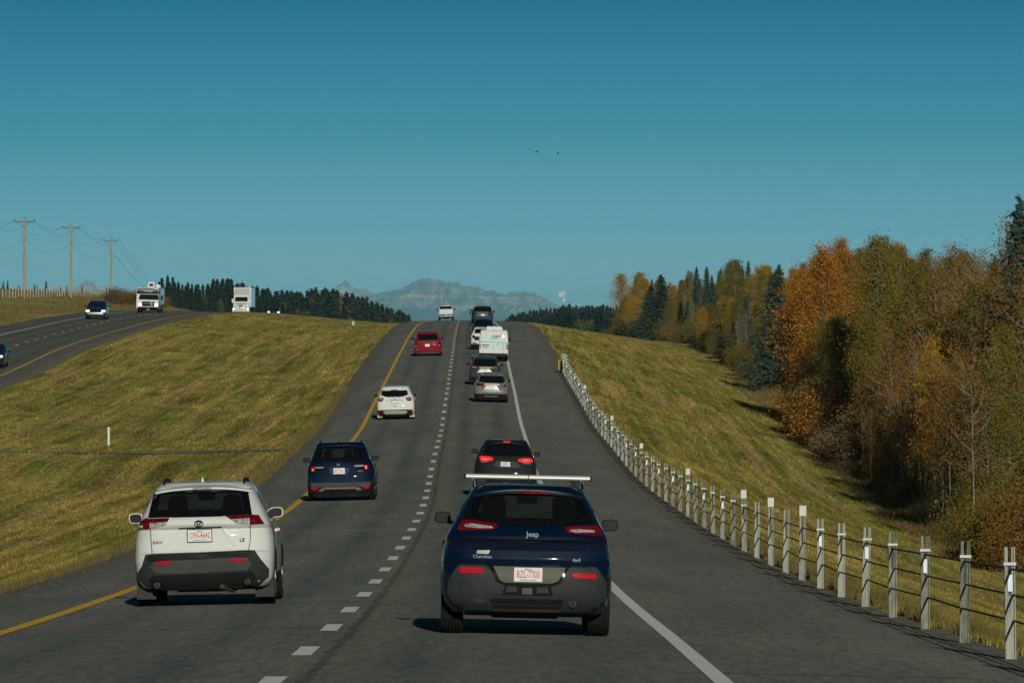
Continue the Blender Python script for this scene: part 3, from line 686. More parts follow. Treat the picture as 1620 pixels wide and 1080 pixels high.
def place_car(root, px, d, opp=False, yaw=0.):
    """px: measured picture column of the vehicle's middle at distance d, turned into metres"""
    X = (px - CX) * ((d - .85) if not opp else d) / F - (0 if opp else .0054)
    if not opp:
        u = X - float(Xc(d)); z = float(Zr(d)) - CROWN * abs(u) + .004; sl = math.atan2(float(Zr(d + 2.7)) - float(Zr(d)), 2.7)
        root.location = (X, d, z); root.rotation_euler = (sl, CROWN * (1 if u > 0 else -1), .0064 + yaw)
    else:
        z = opz(X - XO, d) + .004; sl = math.atan2(float(Zo(d + 2.7)) - float(Zo(d)), 2.7)
        root.location = (X, d, z); root.rotation_euler = (-sl, OSL, math.pi + yaw)
    CARS.append(root)

# ---------------------------------------------------------------- vehicles seen from behind, own carriageway
M['blue'] = paint('deep_blue_paint', (.0016, .0065, .022), .0, .22)
M['blue2'] = paint('royal_blue_paint', (.0012, .006, .019), .0, .24)
M['charcoal'] = paint('charcoal_paint', (.040, .046, .044), .25, .3)
M['blackish'] = paint('near_black_paint', (.012, .014, .014), .2, .3)
M['dgrey'] = paint('dark_grey_paint', (.03, .034, .038), .2, .3)
M['silver'] = paint('silver_grey_paint', (.12, .14, .13), .3, .32)
M['teal_grey'] = paint('teal_grey_paint', (.018, .042, .048), .2, .3)
M['redp'] = paint('cherry_red_paint', (.17, .006, .014), .0, .3)
M['navy'] = paint('navy_paint', (.012, .024, .042), .1, .3)
M['blue_hi'] = paint('lighter_blue_paint', (.01, .05, .11), .1, .25)
M['met'] = pmat('satin_metal', (.32, .34, .30), .3, .5)
REAR_A = [(0, -.62), (.15, -.72), (.20, -.83), (.27, -.90), (.40, -.91), (.462, -.88), (.468, -.835), (.50, -.805), (.56, -.80), (.61, -.83), (.635, -.862), (.65, -.855), (.70, -.78), (.74, -.715), (.80, -.62), (.90, -.48), (.95, -.40), (.985, -.30), (1.0, -.05)]
REAR_B = [(0, -.62), (.15, -.70), (.19, -.80), (.26, -.84), (.36, -.90), (.425, -.91), (.434, -.86), (.45, -.84), (.50, -.825), (.56, -.80), (.615, -.79), (.64, -.845), (.655, -.86), (.69, -.84), (.74, -.755), (.80, -.66), (.90, -.50), (.95, -.42), (.985, -.30), (1.0, -.05)]
def V(d, px, **k):
    my = k.get('my', 1.75); zc = float(Zr(d)) - .05; sl = (float(Zr(d + 2.7)) - float(Zr(d))) / 2.7
    k['madj'] = (1 + my / d, (px - CX) * (my + .85) / F + .0064 * my, zc * my / d - sl * my)
    r, sh = vehicle(k); place_car(r, px, d); return r, sh

# dark blue suv with a bar across its roof
r, sh = V(63.1, 831, name='suv', cat='suv', label='dark blue SUV with a silver crossbar on its roof, nearest in the right lane',
  S=520, cx=683, gy=1003, H=1.67, rear=REAR_A, paint=M['blue'], cladding=True,
  hw=[(850, 445), (820, 465), (750, 484), (680, 487), (600, 486), (520, 480), (450, 464), (400, 440), (350, 412), (300, 388), (250, 362), (205, 338), (170, 318), (150, 298), (139, 262)],
  wr=.365, tw=.245,
  parts=[('rear_window', [(405, 190), (965, 190), (1008, 262), (1050, 343), (900, 372), (700, 380), (500, 368), (322, 345), (362, 262)], 'glass2', .018), ('window_surround', [(405, 190), (965, 190), (1008, 262), (1050, 343), (900, 372), (700, 380), (500, 368), (322, 345), (362, 262)], 'gloss_black', .002),  # black panel behind the glass stands in for the unlit cabin
    ('far_windscreen', [(440, 206), (930, 206), (965, 300), (940, 338), (560, 338), (410, 320), (400, 290)], 'cabin', .005),  # pale panel paints in daylight seen through the windscreen beyond
    ('front_seat', [(430, 225), (470, 205), (540, 208), (556, 250), (560, 338), (404, 330)], 'seatm', .009), ('front_seat', [(822, 225), (850, 206), (920, 210), (950, 260), (962, 336), (826, 338)], 'seatm', .009),
    ('rear_view_mirror', [(614, 208), (740, 208), (730, 250), (625, 250)], 'seatm', .009), ('rear_seat', [(330, 330), (520, 318), (560, 330), (820, 330), (860, 318), (1040, 332), (1044, 342), (900, 370), (700, 378), (500, 366), (326, 345)], 'seatm', .011),
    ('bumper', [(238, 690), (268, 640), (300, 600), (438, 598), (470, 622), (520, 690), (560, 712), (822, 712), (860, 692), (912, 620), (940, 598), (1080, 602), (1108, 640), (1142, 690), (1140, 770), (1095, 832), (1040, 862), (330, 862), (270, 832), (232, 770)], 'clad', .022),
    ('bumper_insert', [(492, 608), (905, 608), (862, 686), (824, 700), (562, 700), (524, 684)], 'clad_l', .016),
    ('bumper_edge', [(470, 600), (492, 606), (530, 686), (562, 702), (824, 702), (866, 686), (908, 606), (926, 600), (880, 694), (836, 716), (556, 716), (512, 694)], 'gloss_black', .03),
    ('hitch_recess', [(562, 714), (820, 714), (836, 768), (544, 768)], 'gloss_black', .026),
    ('hitch', [(658, 728), (716, 728), (716, 764), (658, 764)], 'steel', .05),
    ('vent', [(572, 720), (628, 720), (628, 752), (566, 752)], 'clad', .032), ('vent', [(742, 722), (806, 722), (812, 756), (742, 756)], 'clad', .032),
    ('lower_grille', [(480, 792), (890, 792), (878, 846), (492, 846)], 'trim', .030), ('skid_strip', [(486, 848), (884, 848), (876, 866), (496, 866)], 'steel', .036),
    ('tail_light', [(283, 400), (305, 352), (340, 346), (500, 366), (514, 384), (482, 402), (380, 408), (290, 410)], 'red', .020),
    ('tail_light', [(893, 386), (912, 376), (1080, 362), (1096, 382), (1112, 424), (1085, 428), (912, 410)], 'red', .020),
    ('lamp_core', [(322, 376), (362, 368), (478, 382), (488, 392), (400, 394), (326, 388)], 'clear', .025), ('lamp_core', [(924, 392), (960, 388), (1064, 392), (1070, 404), (960, 408), (926, 402)], 'clear', .025),
    ('reflector', [(298, 630), (310, 618), (425, 620), (440, 634), (432, 648), (310, 652)], 'refl_red', .032), ('reflector', [(940, 650), (950, 638), (1068, 640), (1084, 652), (1074, 670), (958, 666)], 'refl_red', .032),
    ('crease', [(236, 445), (500, 452), (900, 455), (1140, 450), (1136, 462), (900, 466), (500, 463), (240, 458)], 'gloss_black', .004),
    ('badge_plaque', [(398, 520), (472, 518), (464, 540), (396, 540)], 'met', .008)],
  plate=((611, 613), (772, 692)), ptext='BZL-7703',
  texts=[('Jeep', 712, 424, 30, 'chrome'), ('Cherokee', 428, 556, 19, 'chrome'), ('4x4', 965, 566, 22, 'chrome')],
  mirrors=[(196, 340), (1160, 366)], msize=(.19, .135), my=1.72, mmat=None, rails=.60, railmat='chrome', exhaust=[(418, 800), (948, 812)],
  spoiler=.60, chmsl=(-.11, .21, 'dred'), fin=(.03, 'blue'))
# the crossbar carried on the rails
b = MB(); b.tube([(-.70, -.02, 1.738), (.705, -.02, 1.738)], .032, 10); b.v = [(v[0], v[1], 1.738 + (v[2] - 1.738) * .85) for v in b.v]; o = b.build('crossbar', M['alu'], r, smooth=40)
for s_ in (-1, 1):
    b = MB(); b.box(s_ * .70 - .012, s_ * .70 + .012, -.055, .015, 1.708, 1.763); b.build('end_cap', M['trim'], o)
    b = MB(); x = s_ * .52; b.add([(x - .035, -.06, 1.655), (x + .045, -.06, 1.655), (x + .045, .06, 1.655), (x - .035, .06, 1.655), (x - .06 , -.045, 1.715), (x + .06, -.045, 1.715), (x + .06, .04, 1.715), (x - .06, .04, 1.715)], [(3, 2, 1, 0), (4, 5, 6, 7), (0, 1, 5, 4), (1, 2, 6, 5), (2, 3, 7, 6), (3, 0, 4, 7)]); b.build('bar_foot', M['trim'], o)
b = MB(); b.box(.0, .008, -.055, .015, 1.706, 1.769); b.build('bar_strap', M['trim'], o)
b = MB(); b.tube([(.10, -.63, 1.225), (.0, -.60, 1.235), (-.22, -.585, 1.245)], .009, 5); b.build('wiper', M['trim'], r)

# white suv, left lane
r, sh = V(77.9, 323.5, name='suv', cat='suv', label='white SUV with dark bumper and red tail lights, nearest vehicle in the left lane',
  S=524, cx=655, gy=985, H=1.69, rear=REAR_B, paint=M['white'], cladding=True, flaps='clad', frame=True,
  hw=[(850, 455), (800, 480), (740, 492), (640, 496), (520, 492), (460, 482), (410, 470), (360, 452), (330, 440), (250, 402), (170, 362), (140, 345), (120, 322), (106, 292)],
  parts=[('rear_window', [(298, 172), (972, 172), (1004, 345), (820, 348), (780, 352), (440, 352), (420, 350), (262, 352)], 'glass2', .018), ('window_surround', [(298, 172), (972, 172), (1004, 345), (820, 348), (780, 352), (440, 352), (420, 350), (262, 352)], 'gloss_black', .002),  # black sheet under the glass paints in the cabin's darkness
    ('far_windscreen', [(350, 190), (920, 190), (950, 300), (330, 300)], 'cabin', .005),  # daylight of the windscreen ahead put into this panel's colour
    ('front_seat', [(408, 220), (440, 196), (520, 196), (545, 230), (548, 310), (400, 310)], 'seatm', .009), ('front_seat', [(800, 220), (830, 196), (905, 198), (930, 240), (940, 310), (790, 310)], 'seatm', .009),
    ('rear_view_mirror', [(612, 190), (742, 190), (735, 238), (622, 238)], 'seatm', .009), ('rear_seat', [(275, 300), (460, 292), (500, 300), (760, 300), (800, 292), (990, 300), (1002, 342), (780, 350), (440, 350), (266, 350)], 'seatm', .011),
    ('bumper', [(242, 612), (300, 606), (640, 602), (962, 594), (1020, 597), (1062, 662), (1118, 735), (1112, 790), (1042, 850), (900, 862), (385, 870), (250, 848), (185, 792), (180, 740), (215, 692)], 'clad', .02),
    ('bumper_lip', [(262, 616), (640, 606), (960, 600), (1000, 604), (960, 640), (640, 652), (290, 660), (246, 650)], 'trim', .034),
    ('bumper_insert', [(300, 664), (420, 656), (860, 644), (965, 650), (1000, 690), (960, 738), (640, 748), (320, 752), (270, 700)], 'clad_m', .030),  # bumper band made paler, its sunlight painted in
    ('diffuser', [(290, 762), (640, 756), (1000, 748), (1030, 790), (980, 850), (640, 868), (350, 868), (290, 840), (262, 800)], 'trim', .030),
    ('tail_light', [(190, 434), (204, 376), (250, 350), (276, 360), (276, 430)], 'dred', .018), ('tail_light', [(984, 342), (1050, 347), (1092, 412), (988, 414)], 'dred', .018),
    ('tail_light', [(278, 358), (418, 356), (396, 404), (282, 424)], 'clear', .018), ('tail_light', [(820, 352), (982, 342), (982, 410), (900, 404)], 'clear', .018),
    ('lamp_strip', [(276, 356), (420, 354), (406, 380), (276, 386)], 'dred', .026), ('lamp_strip', [(818, 350), (984, 340), (984, 366), (856, 372)], 'red', .026),
    ('lamp_core', [(232, 392), (262, 388), (264, 426), (232, 428)], 'red', .026), ('lamp_core', [(994, 372), (1024, 372), (1038, 406), (996, 408)], 'red', .026),
    ('reflector', [(312, 664), (425, 660), (422, 684), (330, 688)], 'refl_red', .042), ('reflector', [(842, 654), (960, 650), (962, 670), (862, 676)], 'refl_red', .042),
    ('panel_gap', [(276, 430), (281, 430), (286, 520), (293, 600), (288, 600), (280, 520)], 'seam', .002), ('panel_gap', [(988, 414), (993, 414), (992, 520), (978, 596), (973, 596), (987, 520)], 'seam', .002),
    ('handle_recess', [(478, 428), (792, 424), (788, 434), (482, 438)], 'seam', .003), ('rear_camera', [(578, 430), (596, 430), (596, 440), (578, 440)], 'trim', .012),
    ('crease', [(480, 440), (500, 440), (390, 560), (352, 572)], M['white'], .012), ('crease', [(782, 434), (800, 434), (900, 556), (870, 566)], M['white'], .012)],
  plate=((548, 444), (714, 526)), ptext='CFN-4642', texts=[('RAV4', 330, 527, 20, 'grey_ink'), ('LE', 932, 521, 26, 'grey_ink')],
  mirrors=[(177, 356), (1186, 332)], msize=(.205, .15), my=1.9, mmat=M['white'], rails=.545, fin=(-.03, 'white'), spoiler=.66, chmsl=(-.14, .11, 'clear'), exhaust=[(320, 832), (965, 820)])
# its round emblem: an ellipse with two inner ellipses
def ring(b, cx_, cz_, rx_, rz_, y, wd=.006, n=24):
    pts = [(cx_ + rx_ * math.cos(2 * math.pi * k / n), y, cz_ + rz_ * math.sin(2 * math.pi * k / n)) for k in range(n + 1)]; b.tube(pts, wd, 5)
b = MB(); ex, ez = (627 - 655) / 524, (985 - 399) / 524; ye = sh.ry(ex, ez) - .012
ring(b, ex, ez, .058, .040, ye); ring(b, ex, ez + .012, .036, .018, ye); ring(b, ex, ez, .018, .036, ye); b.build('emblem', M['chrome'], r, smooth=60)
b = MB(); b.tube([(.24, -.80, .26), (.38, -.55, .20), (.50, -.3, .30)], .035, 8); b.build('exhaust_pipe', M['steel'], r, smooth=40)

# dark blue large suv, left lane
r, sh = V(171.4, 540, name='suv', cat='suv', label='dark blue SUV with silver skid strip, second in the left lane',
  S=472, cx=630, gy=990, H=1.76, paint=M['blue2'], cladding=True, wb=2.8,
  hw=[(860, 462), (800, 478), (700, 480), (600, 478), (520, 472), (440, 438), (340, 388), (230, 352), (190, 338), (165, 318)],
  parts=[('rear_window', [(292, 236), (920, 236), (966, 400), (930, 430), (330, 430), (246, 410)], 'glass2', .018), ('window_surround', [(292, 236), (920, 236), (966, 400), (930, 430), (330, 430), (246, 410)], 'gloss_black', .002), ('far_windscreen', [(380, 256), (800, 256), (820, 370), (360, 370)], 'cabin', .005),  # black panel painted for the dark cabin, pale one for daylight beyond
    ('front_seat', [(400, 290), (430, 260), (500, 262), (520, 380), (390, 380)], 'seatm', .009), ('front_seat', [(690, 290), (720, 262), (790, 264), (810, 380), (680, 380)], 'seatm', .009), ('rear_seat', [(262, 372), (950, 366), (958, 400), (930, 428), (330, 428), (252, 408)], 'seatm', .011),
    ('plate_recess', [(470, 520), (758, 520), (732, 612), (496, 612)], 'blue_hi', .006),
    ('tail_light', [(200, 492), (268, 488), (268, 575), (214, 570)], 'dred', .018), ('tail_light', [(962, 484), (1024, 484), (1022, 556), (968, 556)], 'dred', .018),
    ('tail_light', [(268, 492), (420, 498), (400, 545), (268, 560)], 'gloss_black', .012), ('tail_light', [(815, 486), (962, 480), (962, 548), (830, 545)], 'gloss_black', .012),
    ('lamp_core', [(266, 502), (390, 504), (386, 520), (266, 520)], 'clear', .022), ('lamp_core', [(818, 488), (958, 486), (958, 506), (830, 510)], 'clear', .022),
    ('lamp_core', [(222, 524), (250, 524), (250, 556), (222, 556)], 'brakehot', .026), ('lamp_core', [(972, 496), (1002, 496), (1004, 542), (976, 542)], 'brakehot', .026),
    ('bumper', [(172, 722), (1072, 722), (1092, 780), (1080, 880), (1000, 930), (260, 930), (180, 880), (165, 780)], 'trim', .02),
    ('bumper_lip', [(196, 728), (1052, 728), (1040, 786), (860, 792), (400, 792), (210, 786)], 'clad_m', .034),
    ('skid_plate', [(306, 852), (330, 812), (400, 796), (832, 796), (900, 808), (928, 842), (864, 848), (832, 822), (400, 822), (372, 852)], 'met', .036),
    ('reflector', [(200, 790), (305, 790), (290, 832), (220, 832)], 'refl_red', .034), ('reflector', [(934, 776), (1038, 776), (1018, 824), (948, 824)], 'refl_red', .034)],
  plate=((530, 522), (688, 608)), ptext='BXT-1811', texts=[('H', 600, 478, 40, 'chrome'), ('AWD', 905, 572, 22, 'chrome')],
  mirrors=[(152, 410), (1125, 398)], msize=(.24, .165), my=1.9, rails=.62, fin=(-.05, M['blue2']), spoiler=.68, chmsl=(-.1, .12, 'dred'))

# white compact suv, left lane
r, sh = V(281, 626.5, name='suv', cat='suv', label='small white SUV near the yellow line, beyond the dark blue one with silver strip',
  S=429, cx=757, gy=950, H=1.64, paint=M['white'], cladding=False, flaps='cream',
  hw=[(850, 385), (760, 397), (680, 399), (560, 396), (500, 388), (440, 356), (400, 340), (330, 308), (280, 292), (255, 272)],
  parts=[('rear_window', [(466, 336), (1006, 336), (1022, 430), (922, 464), (850, 474), (620, 474), (540, 462), (454, 430)], 'glass', .005),
    ('brake_light', [(664, 320), (805, 320), (800, 352), (680, 352)], 'dred', .10),
    ('tail_light', [(376, 500), (430, 480), (514, 492), (492, 545), (440, 564), (384, 556)], 'dred', .02), ('tail_light', [(966, 490), (1030, 476), (1094, 490), (1090, 550), (1030, 562), (992, 545)], 'dred', .02),
    ('lamp_core', [(400, 508), (484, 504), (480, 524), (404, 526)], 'clear', .028), ('lamp_core', [(990, 502), (1072, 500), (1068, 520), (996, 522)], 'clear', .028),
    ('bumper', [(364, 752), (480, 740), (1000, 738), (1116, 748), (1104, 842), (1010, 858), (500, 858), (400, 846)], 'trim', .012),
    ('reflector', [(364, 756), (478, 760), (470, 848), (404, 842)], 'dred', .026), ('reflector', [(1004, 752), (1114, 752), (1100, 842), (1012, 850)], 'dred', .026),
    ('bumper_insert', [(486, 786), (520, 762), (760, 758), (980, 762), (1002, 790), (960, 836), (540, 838)], 'cream', .034),
    ('lower_grille', [(520, 834), (940, 832), (920, 880), (540, 880)], 'trim', .02),
    ('emblem', [(712, 515), (735, 506), (760, 515), (735, 526)], 'grey_ink', .012), ('crease', [(560, 548), (640, 528), (850, 526), (920, 548), (920, 554), (850, 533), (640, 535), (560, 555)], 'seam', .003)],
  plate=((670, 546), (800, 606)), frame=True, texts=[('ESCAPE', 742, 668, 16, 'grey_ink')],
  mirrors=[(345, 445), (1162, 440)], msize=(.19, .14), my=1.75, rails=.52)
b = MB(); b.tube([(-.05, .9, 1.62), (-.05, .8, 1.85)], .006, 5); b.build('antenna', M['trim'], r)

# red minivan
r, sh = V(399, 677.4, name='minivan', cat='minivan', label='dark red minivan in the left lane, close below the crest',
  S=407, cx=672, gy=955, H=1.72, paint=M['redp'], wb=3.0, p=5,
  hw=[(880, 375), (800, 388), (700, 393), (600, 388), (540, 372), (450, 348), (350, 314), (290, 292), (262, 265)],
  rear=[(0, -.75), (.2, -.95), (.45, -.98), (.6, -.93), (.75, -.86), (.9, -.74), (.97, -.62), (1, -.3)],
  parts=[('rear_window', [(400, 330), (915, 330), (965, 505), (385, 505)], 'glass', .005),
    ('tail_light', [(296, 545), (345, 545), (352, 690), (302, 690)], 'dred', .018), ('tail_light', [(992, 540), (1030, 545), (1040, 690), (975, 690)], 'dred', .018),
    ('lamp_core', [(310, 650), (345, 650), (345, 685), (310, 685)], 'clear', .026), ('lamp_core', [(972, 640), (1005, 640), (1005, 672), (972, 672)], 'clear', .026), ('reflector', [(345, 755), (380, 755), (380, 785), (345, 785)], 'clear', .03),
    ('bumper', [(290, 700), (1050, 700), (1048, 860), (1000, 885), (340, 885), (296, 860)], 'redp', .03), ('bumper_lip', [(320, 845), (1020, 845), (990, 880), (350, 880)], 'chrome', .034), ('diffuser', [(330, 880), (1010, 880), (960, 915), (380, 915)], 'trim', .02)],
  plate=((592, 612), (722, 684)), mirrors=[(245, 465), (1088, 450)], msize=(.20, .17), my=2.2, rails=.58)

# white pickup on the crest
r, sh = V(712, 705.8, name='pickup_truck', cat='pickup truck', label='white pickup truck alone at the crest in the left lane',
  S=169, cx=347, gy=492, H=1.88, paint=M['white'], wb=3.6, wr=.41, p=6, z0=.5, sidewin=[(1.3, .66), (3.0, .66), (2.6, .93), (1.5, .93)],
  hw=[(405, 150), (380, 160), (300, 164), (262, 162), (258, 150), (240, 142), (180, 120), (172, 108)],
  rear=[(0, -1.1), (.3, -1.15), (.70, -1.12), (.715, -1.1), (.72, 1.1), (.9, 1.3), (1, 1.5)],
  parts=[('tailgate', [(206, 268), (492, 268), (496, 352), (204, 352)], 'white', .02), ('bumper', [(200, 354), (496, 354), (492, 392), (204, 392)], 'chrome', .06),
    ('bumper_step', [(276, 366), (312, 366), (312, 390), (276, 390)], 'trim', .07), ('bumper_step', [(382, 366), (420, 366), (420, 390), (382, 390)], 'trim', .07),
    ('tail_light', [(186, 272), (204, 272), (202, 350), (184, 350)], 'dred', .02), ('tail_light', [(492, 272), (512, 272), (514, 350), (496, 350)], 'dred', .02), ('emblem', [(328, 292), (360, 292), (360, 304), (328, 304)], 'grey_ink', .03),
    ('rear_window', [(226, 190), (462, 190), (478, 250), (212, 250)], 'glass', .01)],
  plate=((320, 366), (374, 392)), mirrors=[(156, 256), (530, 254)], msize=(.22, .20), my=3.1)
b = MB(); b.tube([(-.24, 1.9, 1.85), (-.25, 1.9, 2.9)], .02, 5); b.build('antenna', M['trim'], r)

# grey suv with its brake lights on, right lane
r, sh = V(176, 798.5, name='suv', cat='suv', label='dark grey SUV with both brake lights glowing, above the silver crossbar',
  S=416, cx=798, gy=938, H=1.76, paint=M['blackish'], wb=2.9,
  hw=[(800, 392), (700, 402), (600, 403), (520, 398), (460, 380), (420, 362), (330, 325), (240, 278), (215, 262), (205, 240)],
  parts=[('rear_window', [(556, 242), (1050, 242), (1094, 335), (1122, 398), (960, 412), (640, 412), (508, 398), (526, 330)], 'glass', .004),
    ('tail_light', [(462, 430), (490, 418), (610, 424), (642, 446), (634, 468), (560, 482), (478, 478)], 'brake', .02), ('tail_light', [(952, 462), (985, 440), (1100, 432), (1140, 446), (1150, 482), (1060, 492), (985, 486)], 'brake', .02),
    ('lamp_core', [(500, 444), (580, 446), (580, 464), (500, 462)], 'brakehot', .028), ('lamp_core', [(1010, 454), (1100, 452), (1100, 472), (1010, 472)], 'brakehot', .028),
    ('chrome_strip', [(640, 456), (950, 462), (950, 468), (640, 463)], 'chrome', .02), ('plate_recess', [(690, 478), (930, 480), (1000, 552), (880, 560), (720, 556), (640, 540)], 'charcoal', .006),
    ('brake_light', [(760, 222), (860, 222), (850, 238), (772, 238)], 'brake', .09), ('bumper', [(420, 640), (1180, 640), (1190, 780), (1080, 850), (520, 850), (410, 780)], 'trim', .02)],
  plate=((738, 486), (858, 546)), ptext='CJB-0911', texts=[('LIMITED', 525, 492, 15, 'chrome'), ('CHEROKEE', 1075, 502, 15, 'chrome')],
  mirrors=[(400, 362), (1206, 384)], msize=(.21, .17), my=1.9, rails=.50, fin=(.03, 'dgrey'), spoiler=.58)

# silver suv, right lane
NISS = dict(S=355, cx=562, gy=968, H=1.60, wb=2.65,
  hw=[(860, 302), (800, 318), (700, 322), (650, 322), (590, 304), (540, 276), (470, 242), (430, 222), (415, 200)],
  parts=[('rear_window', [(352, 462), (775, 462), (812, 540), (806, 588), (700, 594), (440, 590), (325, 580), (322, 540)], 'glass', .004),
    ('tail_light', [(276, 602), (430, 600), (404, 655), (282, 652)], 'dred', .02), ('tail_light', [(708, 606), (840, 618), (842, 666), (742, 656)], 'dred', .02),
    ('lamp_core', [(330, 610), (390, 608), (384, 630), (334, 630)], 'red', .028), ('lamp_core', [(742, 624), (800, 626), (800, 640), (750, 640)], 'clear', .028),
    ('spoiler_strip', [(440, 598), (712, 600), (730, 640), (420, 636)], 'met', .012), ('plate_recess', [(452, 646), (668, 646), (715, 724), (406, 724)], 'met', .010),
    ('chevron', [(438, 640), (456, 642), (412, 700), (398, 700)], 'gloss_black', .016), ('chevron', [(664, 642), (684, 642), (722, 698), (708, 700)], 'gloss_black', .016),
    ('bumper_line', [(330, 744), (800, 744), (800, 756), (330, 756)], 'met', .02), ('bumper_insert', [(420, 836), (700, 836), (680, 854), (440, 854)], 'met', .03),
    ('bumper', [(250, 800), (880, 800), (860, 905), (270, 905)], 'trim', .016),
    ('reflector', [(300, 836), (420, 840), (400, 866), (320, 866)], 'dred', .03), ('reflector', [(720, 840), (838, 836), (820, 866), (740, 866)], 'dred', .03)],
  plate=((506, 652), (612, 714)))
r, sh = V(304, 776.9, name='suv', cat='suv', label='silver grey SUV with a bright panel round its plate, second behind the delivery van', paint=M['silver'], mirrors=[(180, 575), (892, 552)], msize=(.2, .15), fin=None, spoiler=.52, **NISS)
# dark grey suv hidden by the silver one
r, sh = V(333.5, 766.7, name='suv', cat='suv', label='dark grey SUV half hidden by the silver one, directly behind the white delivery van',
  S=324, cx=440, gy=643, H=1.68, paint=M['dgrey'], wb=2.8,
  hw=[(560, 292), (480, 300), (400, 300), (350, 296), (300, 278), (250, 254), (200, 238), (140, 214), (115, 196)],
  parts=[('rear_window', [(256, 152), (622, 152), (658, 262), (560, 288), (330, 288), (222, 268)], 'glass', .004),
    ('tail_light', [(192, 268), (330, 292), (322, 312), (196, 318)], 'dred', .02), ('tail_light', [(560, 272), (688, 288), (696, 330), (602, 306)], 'dred', .02),
    ('lamp_core', [(200, 296), (290, 298), (290, 310), (204, 312)], 'clear', .026), ('lamp_core', [(590, 296), (660, 300), (680, 318), (600, 308)], 'clear', .026),
    ('chrome_strip', [(334, 294), (575, 294), (584, 318), (326, 318)], 'met', .016), ('plate_recess', [(352, 336), (530, 336), (582, 402), (288, 402)], 'met', .012), ('bumper', [(160, 500), (720, 500), (700, 600), (180, 600)], 'trim', .016)],
  plate=((396, 336), (480, 382)), mirrors=[(126, 248), (750, 262)], msize=(.22, .16), my=1.9, spoiler=.56)

# white delivery van
r, sh = V(386, 780.6, name='delivery_van', cat='van', label='white delivery van with a teal stripe and shop lettering on its rear doors',
  S=316, cx=688, gy=962, H=2.12, paint=M['white'], wb=3.3, wr=.38, p=9, Rr=.10, Rf=.5, z0=.42,
  rear=[(0, -1.15), (.2, -1.18), (.5, -1.16), (.8, -1.08), (.95, -1.0), (.99, -.92), (1, -.6)], front=[(0, 4.2), (.35, 4.25), (.5, 4.1), (.56, 3.6), (.85, 2.6), (.95, 2.3), (1, 1.5)],
  sidewin=[(3.0, .56), (3.9, .56), (3.2, .78), (2.9, .78)], doorgaps=(1.5, 2.7), handles=(2.8,),
  hw=[(835, 305), (780, 312), (640, 315), (560, 312), (420, 298), (320, 284), (304, 268)],
  parts=[('stripe', [(382, 532), (740, 532), (738, 562), (380, 560)], 'teal', .004), ('stripe', [(742, 536), (1000, 540), (996, 586), (742, 580)], 'teal', .004), ('stripe', [(382, 562), (738, 564), (738, 582), (382, 576)], 'teal_l', .004),
    ('tail_light', [(368, 592), (408, 592), (408, 682), (370, 682)], 'dred', .02), ('tail_light', [(960, 592), (1002, 592), (1002, 700), (960, 700)], 'dred', .02),
    ('lamp_core', [(370, 636), (406, 636), (406, 654), (370, 654)], 'clear', .026), ('lamp_core', [(962, 646), (1000, 646), (1000, 668), (962, 668)], 'clear', .026),
    ('handle_plate', [(434, 606), (598, 606), (598, 622), (434, 622)], 'trim', .02), ('door_handle', [(744, 600), (790, 600), (790, 612), (744, 612)], 'grey_ink', .02),
    ('door_gap', [(684, 585), (688, 585), (688, 782), (684, 782)], 'seam', .003), ('hinge', [(458, 744), (474, 744), (474, 756), (458, 756)], 'trim', .02), ('hinge', [(890, 760), (906, 760), (906, 772), (890, 772)], 'trim', .02),
    ('brake_light', [(664, 292), (704, 292), (700, 318), (668, 318)], 'dred', .03), ('bumper', [(384, 786), (984, 786), (980, 852), (390, 852)], 'trim', .10),
    ('logo_frame', [(500, 404), (576, 404), (576, 410), (506, 410), (506, 470), (576, 470), (576, 476), (500, 476)], 'ochre_ink', .004), ('logo_fill', [(515, 438), (570, 438), (570, 464), (515, 464)], 'teal_l', .004)],
  texts=[('Freshfield', 750, 422, 36, 'grey_ink', .035), ('FOODS', 694, 466, 32, 'teal', .035), ('www.freshfield.ca', 512, 644, 13, 'grey_ink', .035), ('403 555 0142', 512, 668, 13, 'grey_ink', .035), ('NV', 905, 628, 24, 'grey_ink', .035), ('2500 HD', 895, 692, 11, 'grey_ink', .035)],
  bold=.05, mirrors=[(345, 480), (1032, 492)], msize=(.18, .26), my=3.0, auto_other=True)
b = MB(); x0, x1 = (515 - 688) / 316, (875 - 688) / 316
b.add([(x0 + .03, .2, 2.10), (x1, .2, 2.10), (x1, 1.2, 2.10), (x0 + .03, 1.2, 2.10), (x0 + .07, .25, 2.33), (x1 - .06, .25, 2.33), (x1 - .08, 1.1, 2.33), (x0 + .1, 1.1, 2.33)], [(3, 2, 1, 0), (4, 5, 6, 7), (0, 1, 5, 4), (1, 2, 6, 5), (2, 3, 7, 6), (3, 0, 4, 7)]); b.build('roof_unit', M['white'], r)

# white suv beyond the van
r, sh = V(418, 764.4, name='suv', cat='suv', label='white SUV with a black rack on its tailgate, mostly hidden beyond the delivery van',
  S=290, cx=478, gy=712, H=1.66, paint=M['white'], wb=2.7,
  hw=[(640, 258), (560, 268), (450, 268), (400, 262), (360, 248), (300, 214), (250, 196), (236, 178)],
  parts=[('rear_window', [(312, 268), (650, 268), (682, 362), (300, 362), (282, 345)], 'glass', .005), ('bumper', [(222, 592), (735, 592), (725, 668), (235, 668)], 'trim', .02),
    ('reflector', [(248, 556), (340, 562), (345, 586), (260, 580)], 'dred', .03), ('tail_light', [(245, 404), (290, 404), (300, 436), (300, 470), (240, 462)], 'gloss_black', .02), ('tail_light', [(670, 404), (712, 404), (716, 462), (660, 470)], 'gloss_black', .02),
    ('rack', [(296, 432), (352, 432), (356, 474), (372, 480), (372, 498), (340, 500), (330, 512), (306, 508), (280, 470)], 'trim', .12)],
  mirrors=[(192, 350), (770, 350)], msize=(.2, .15), spoiler=.5)
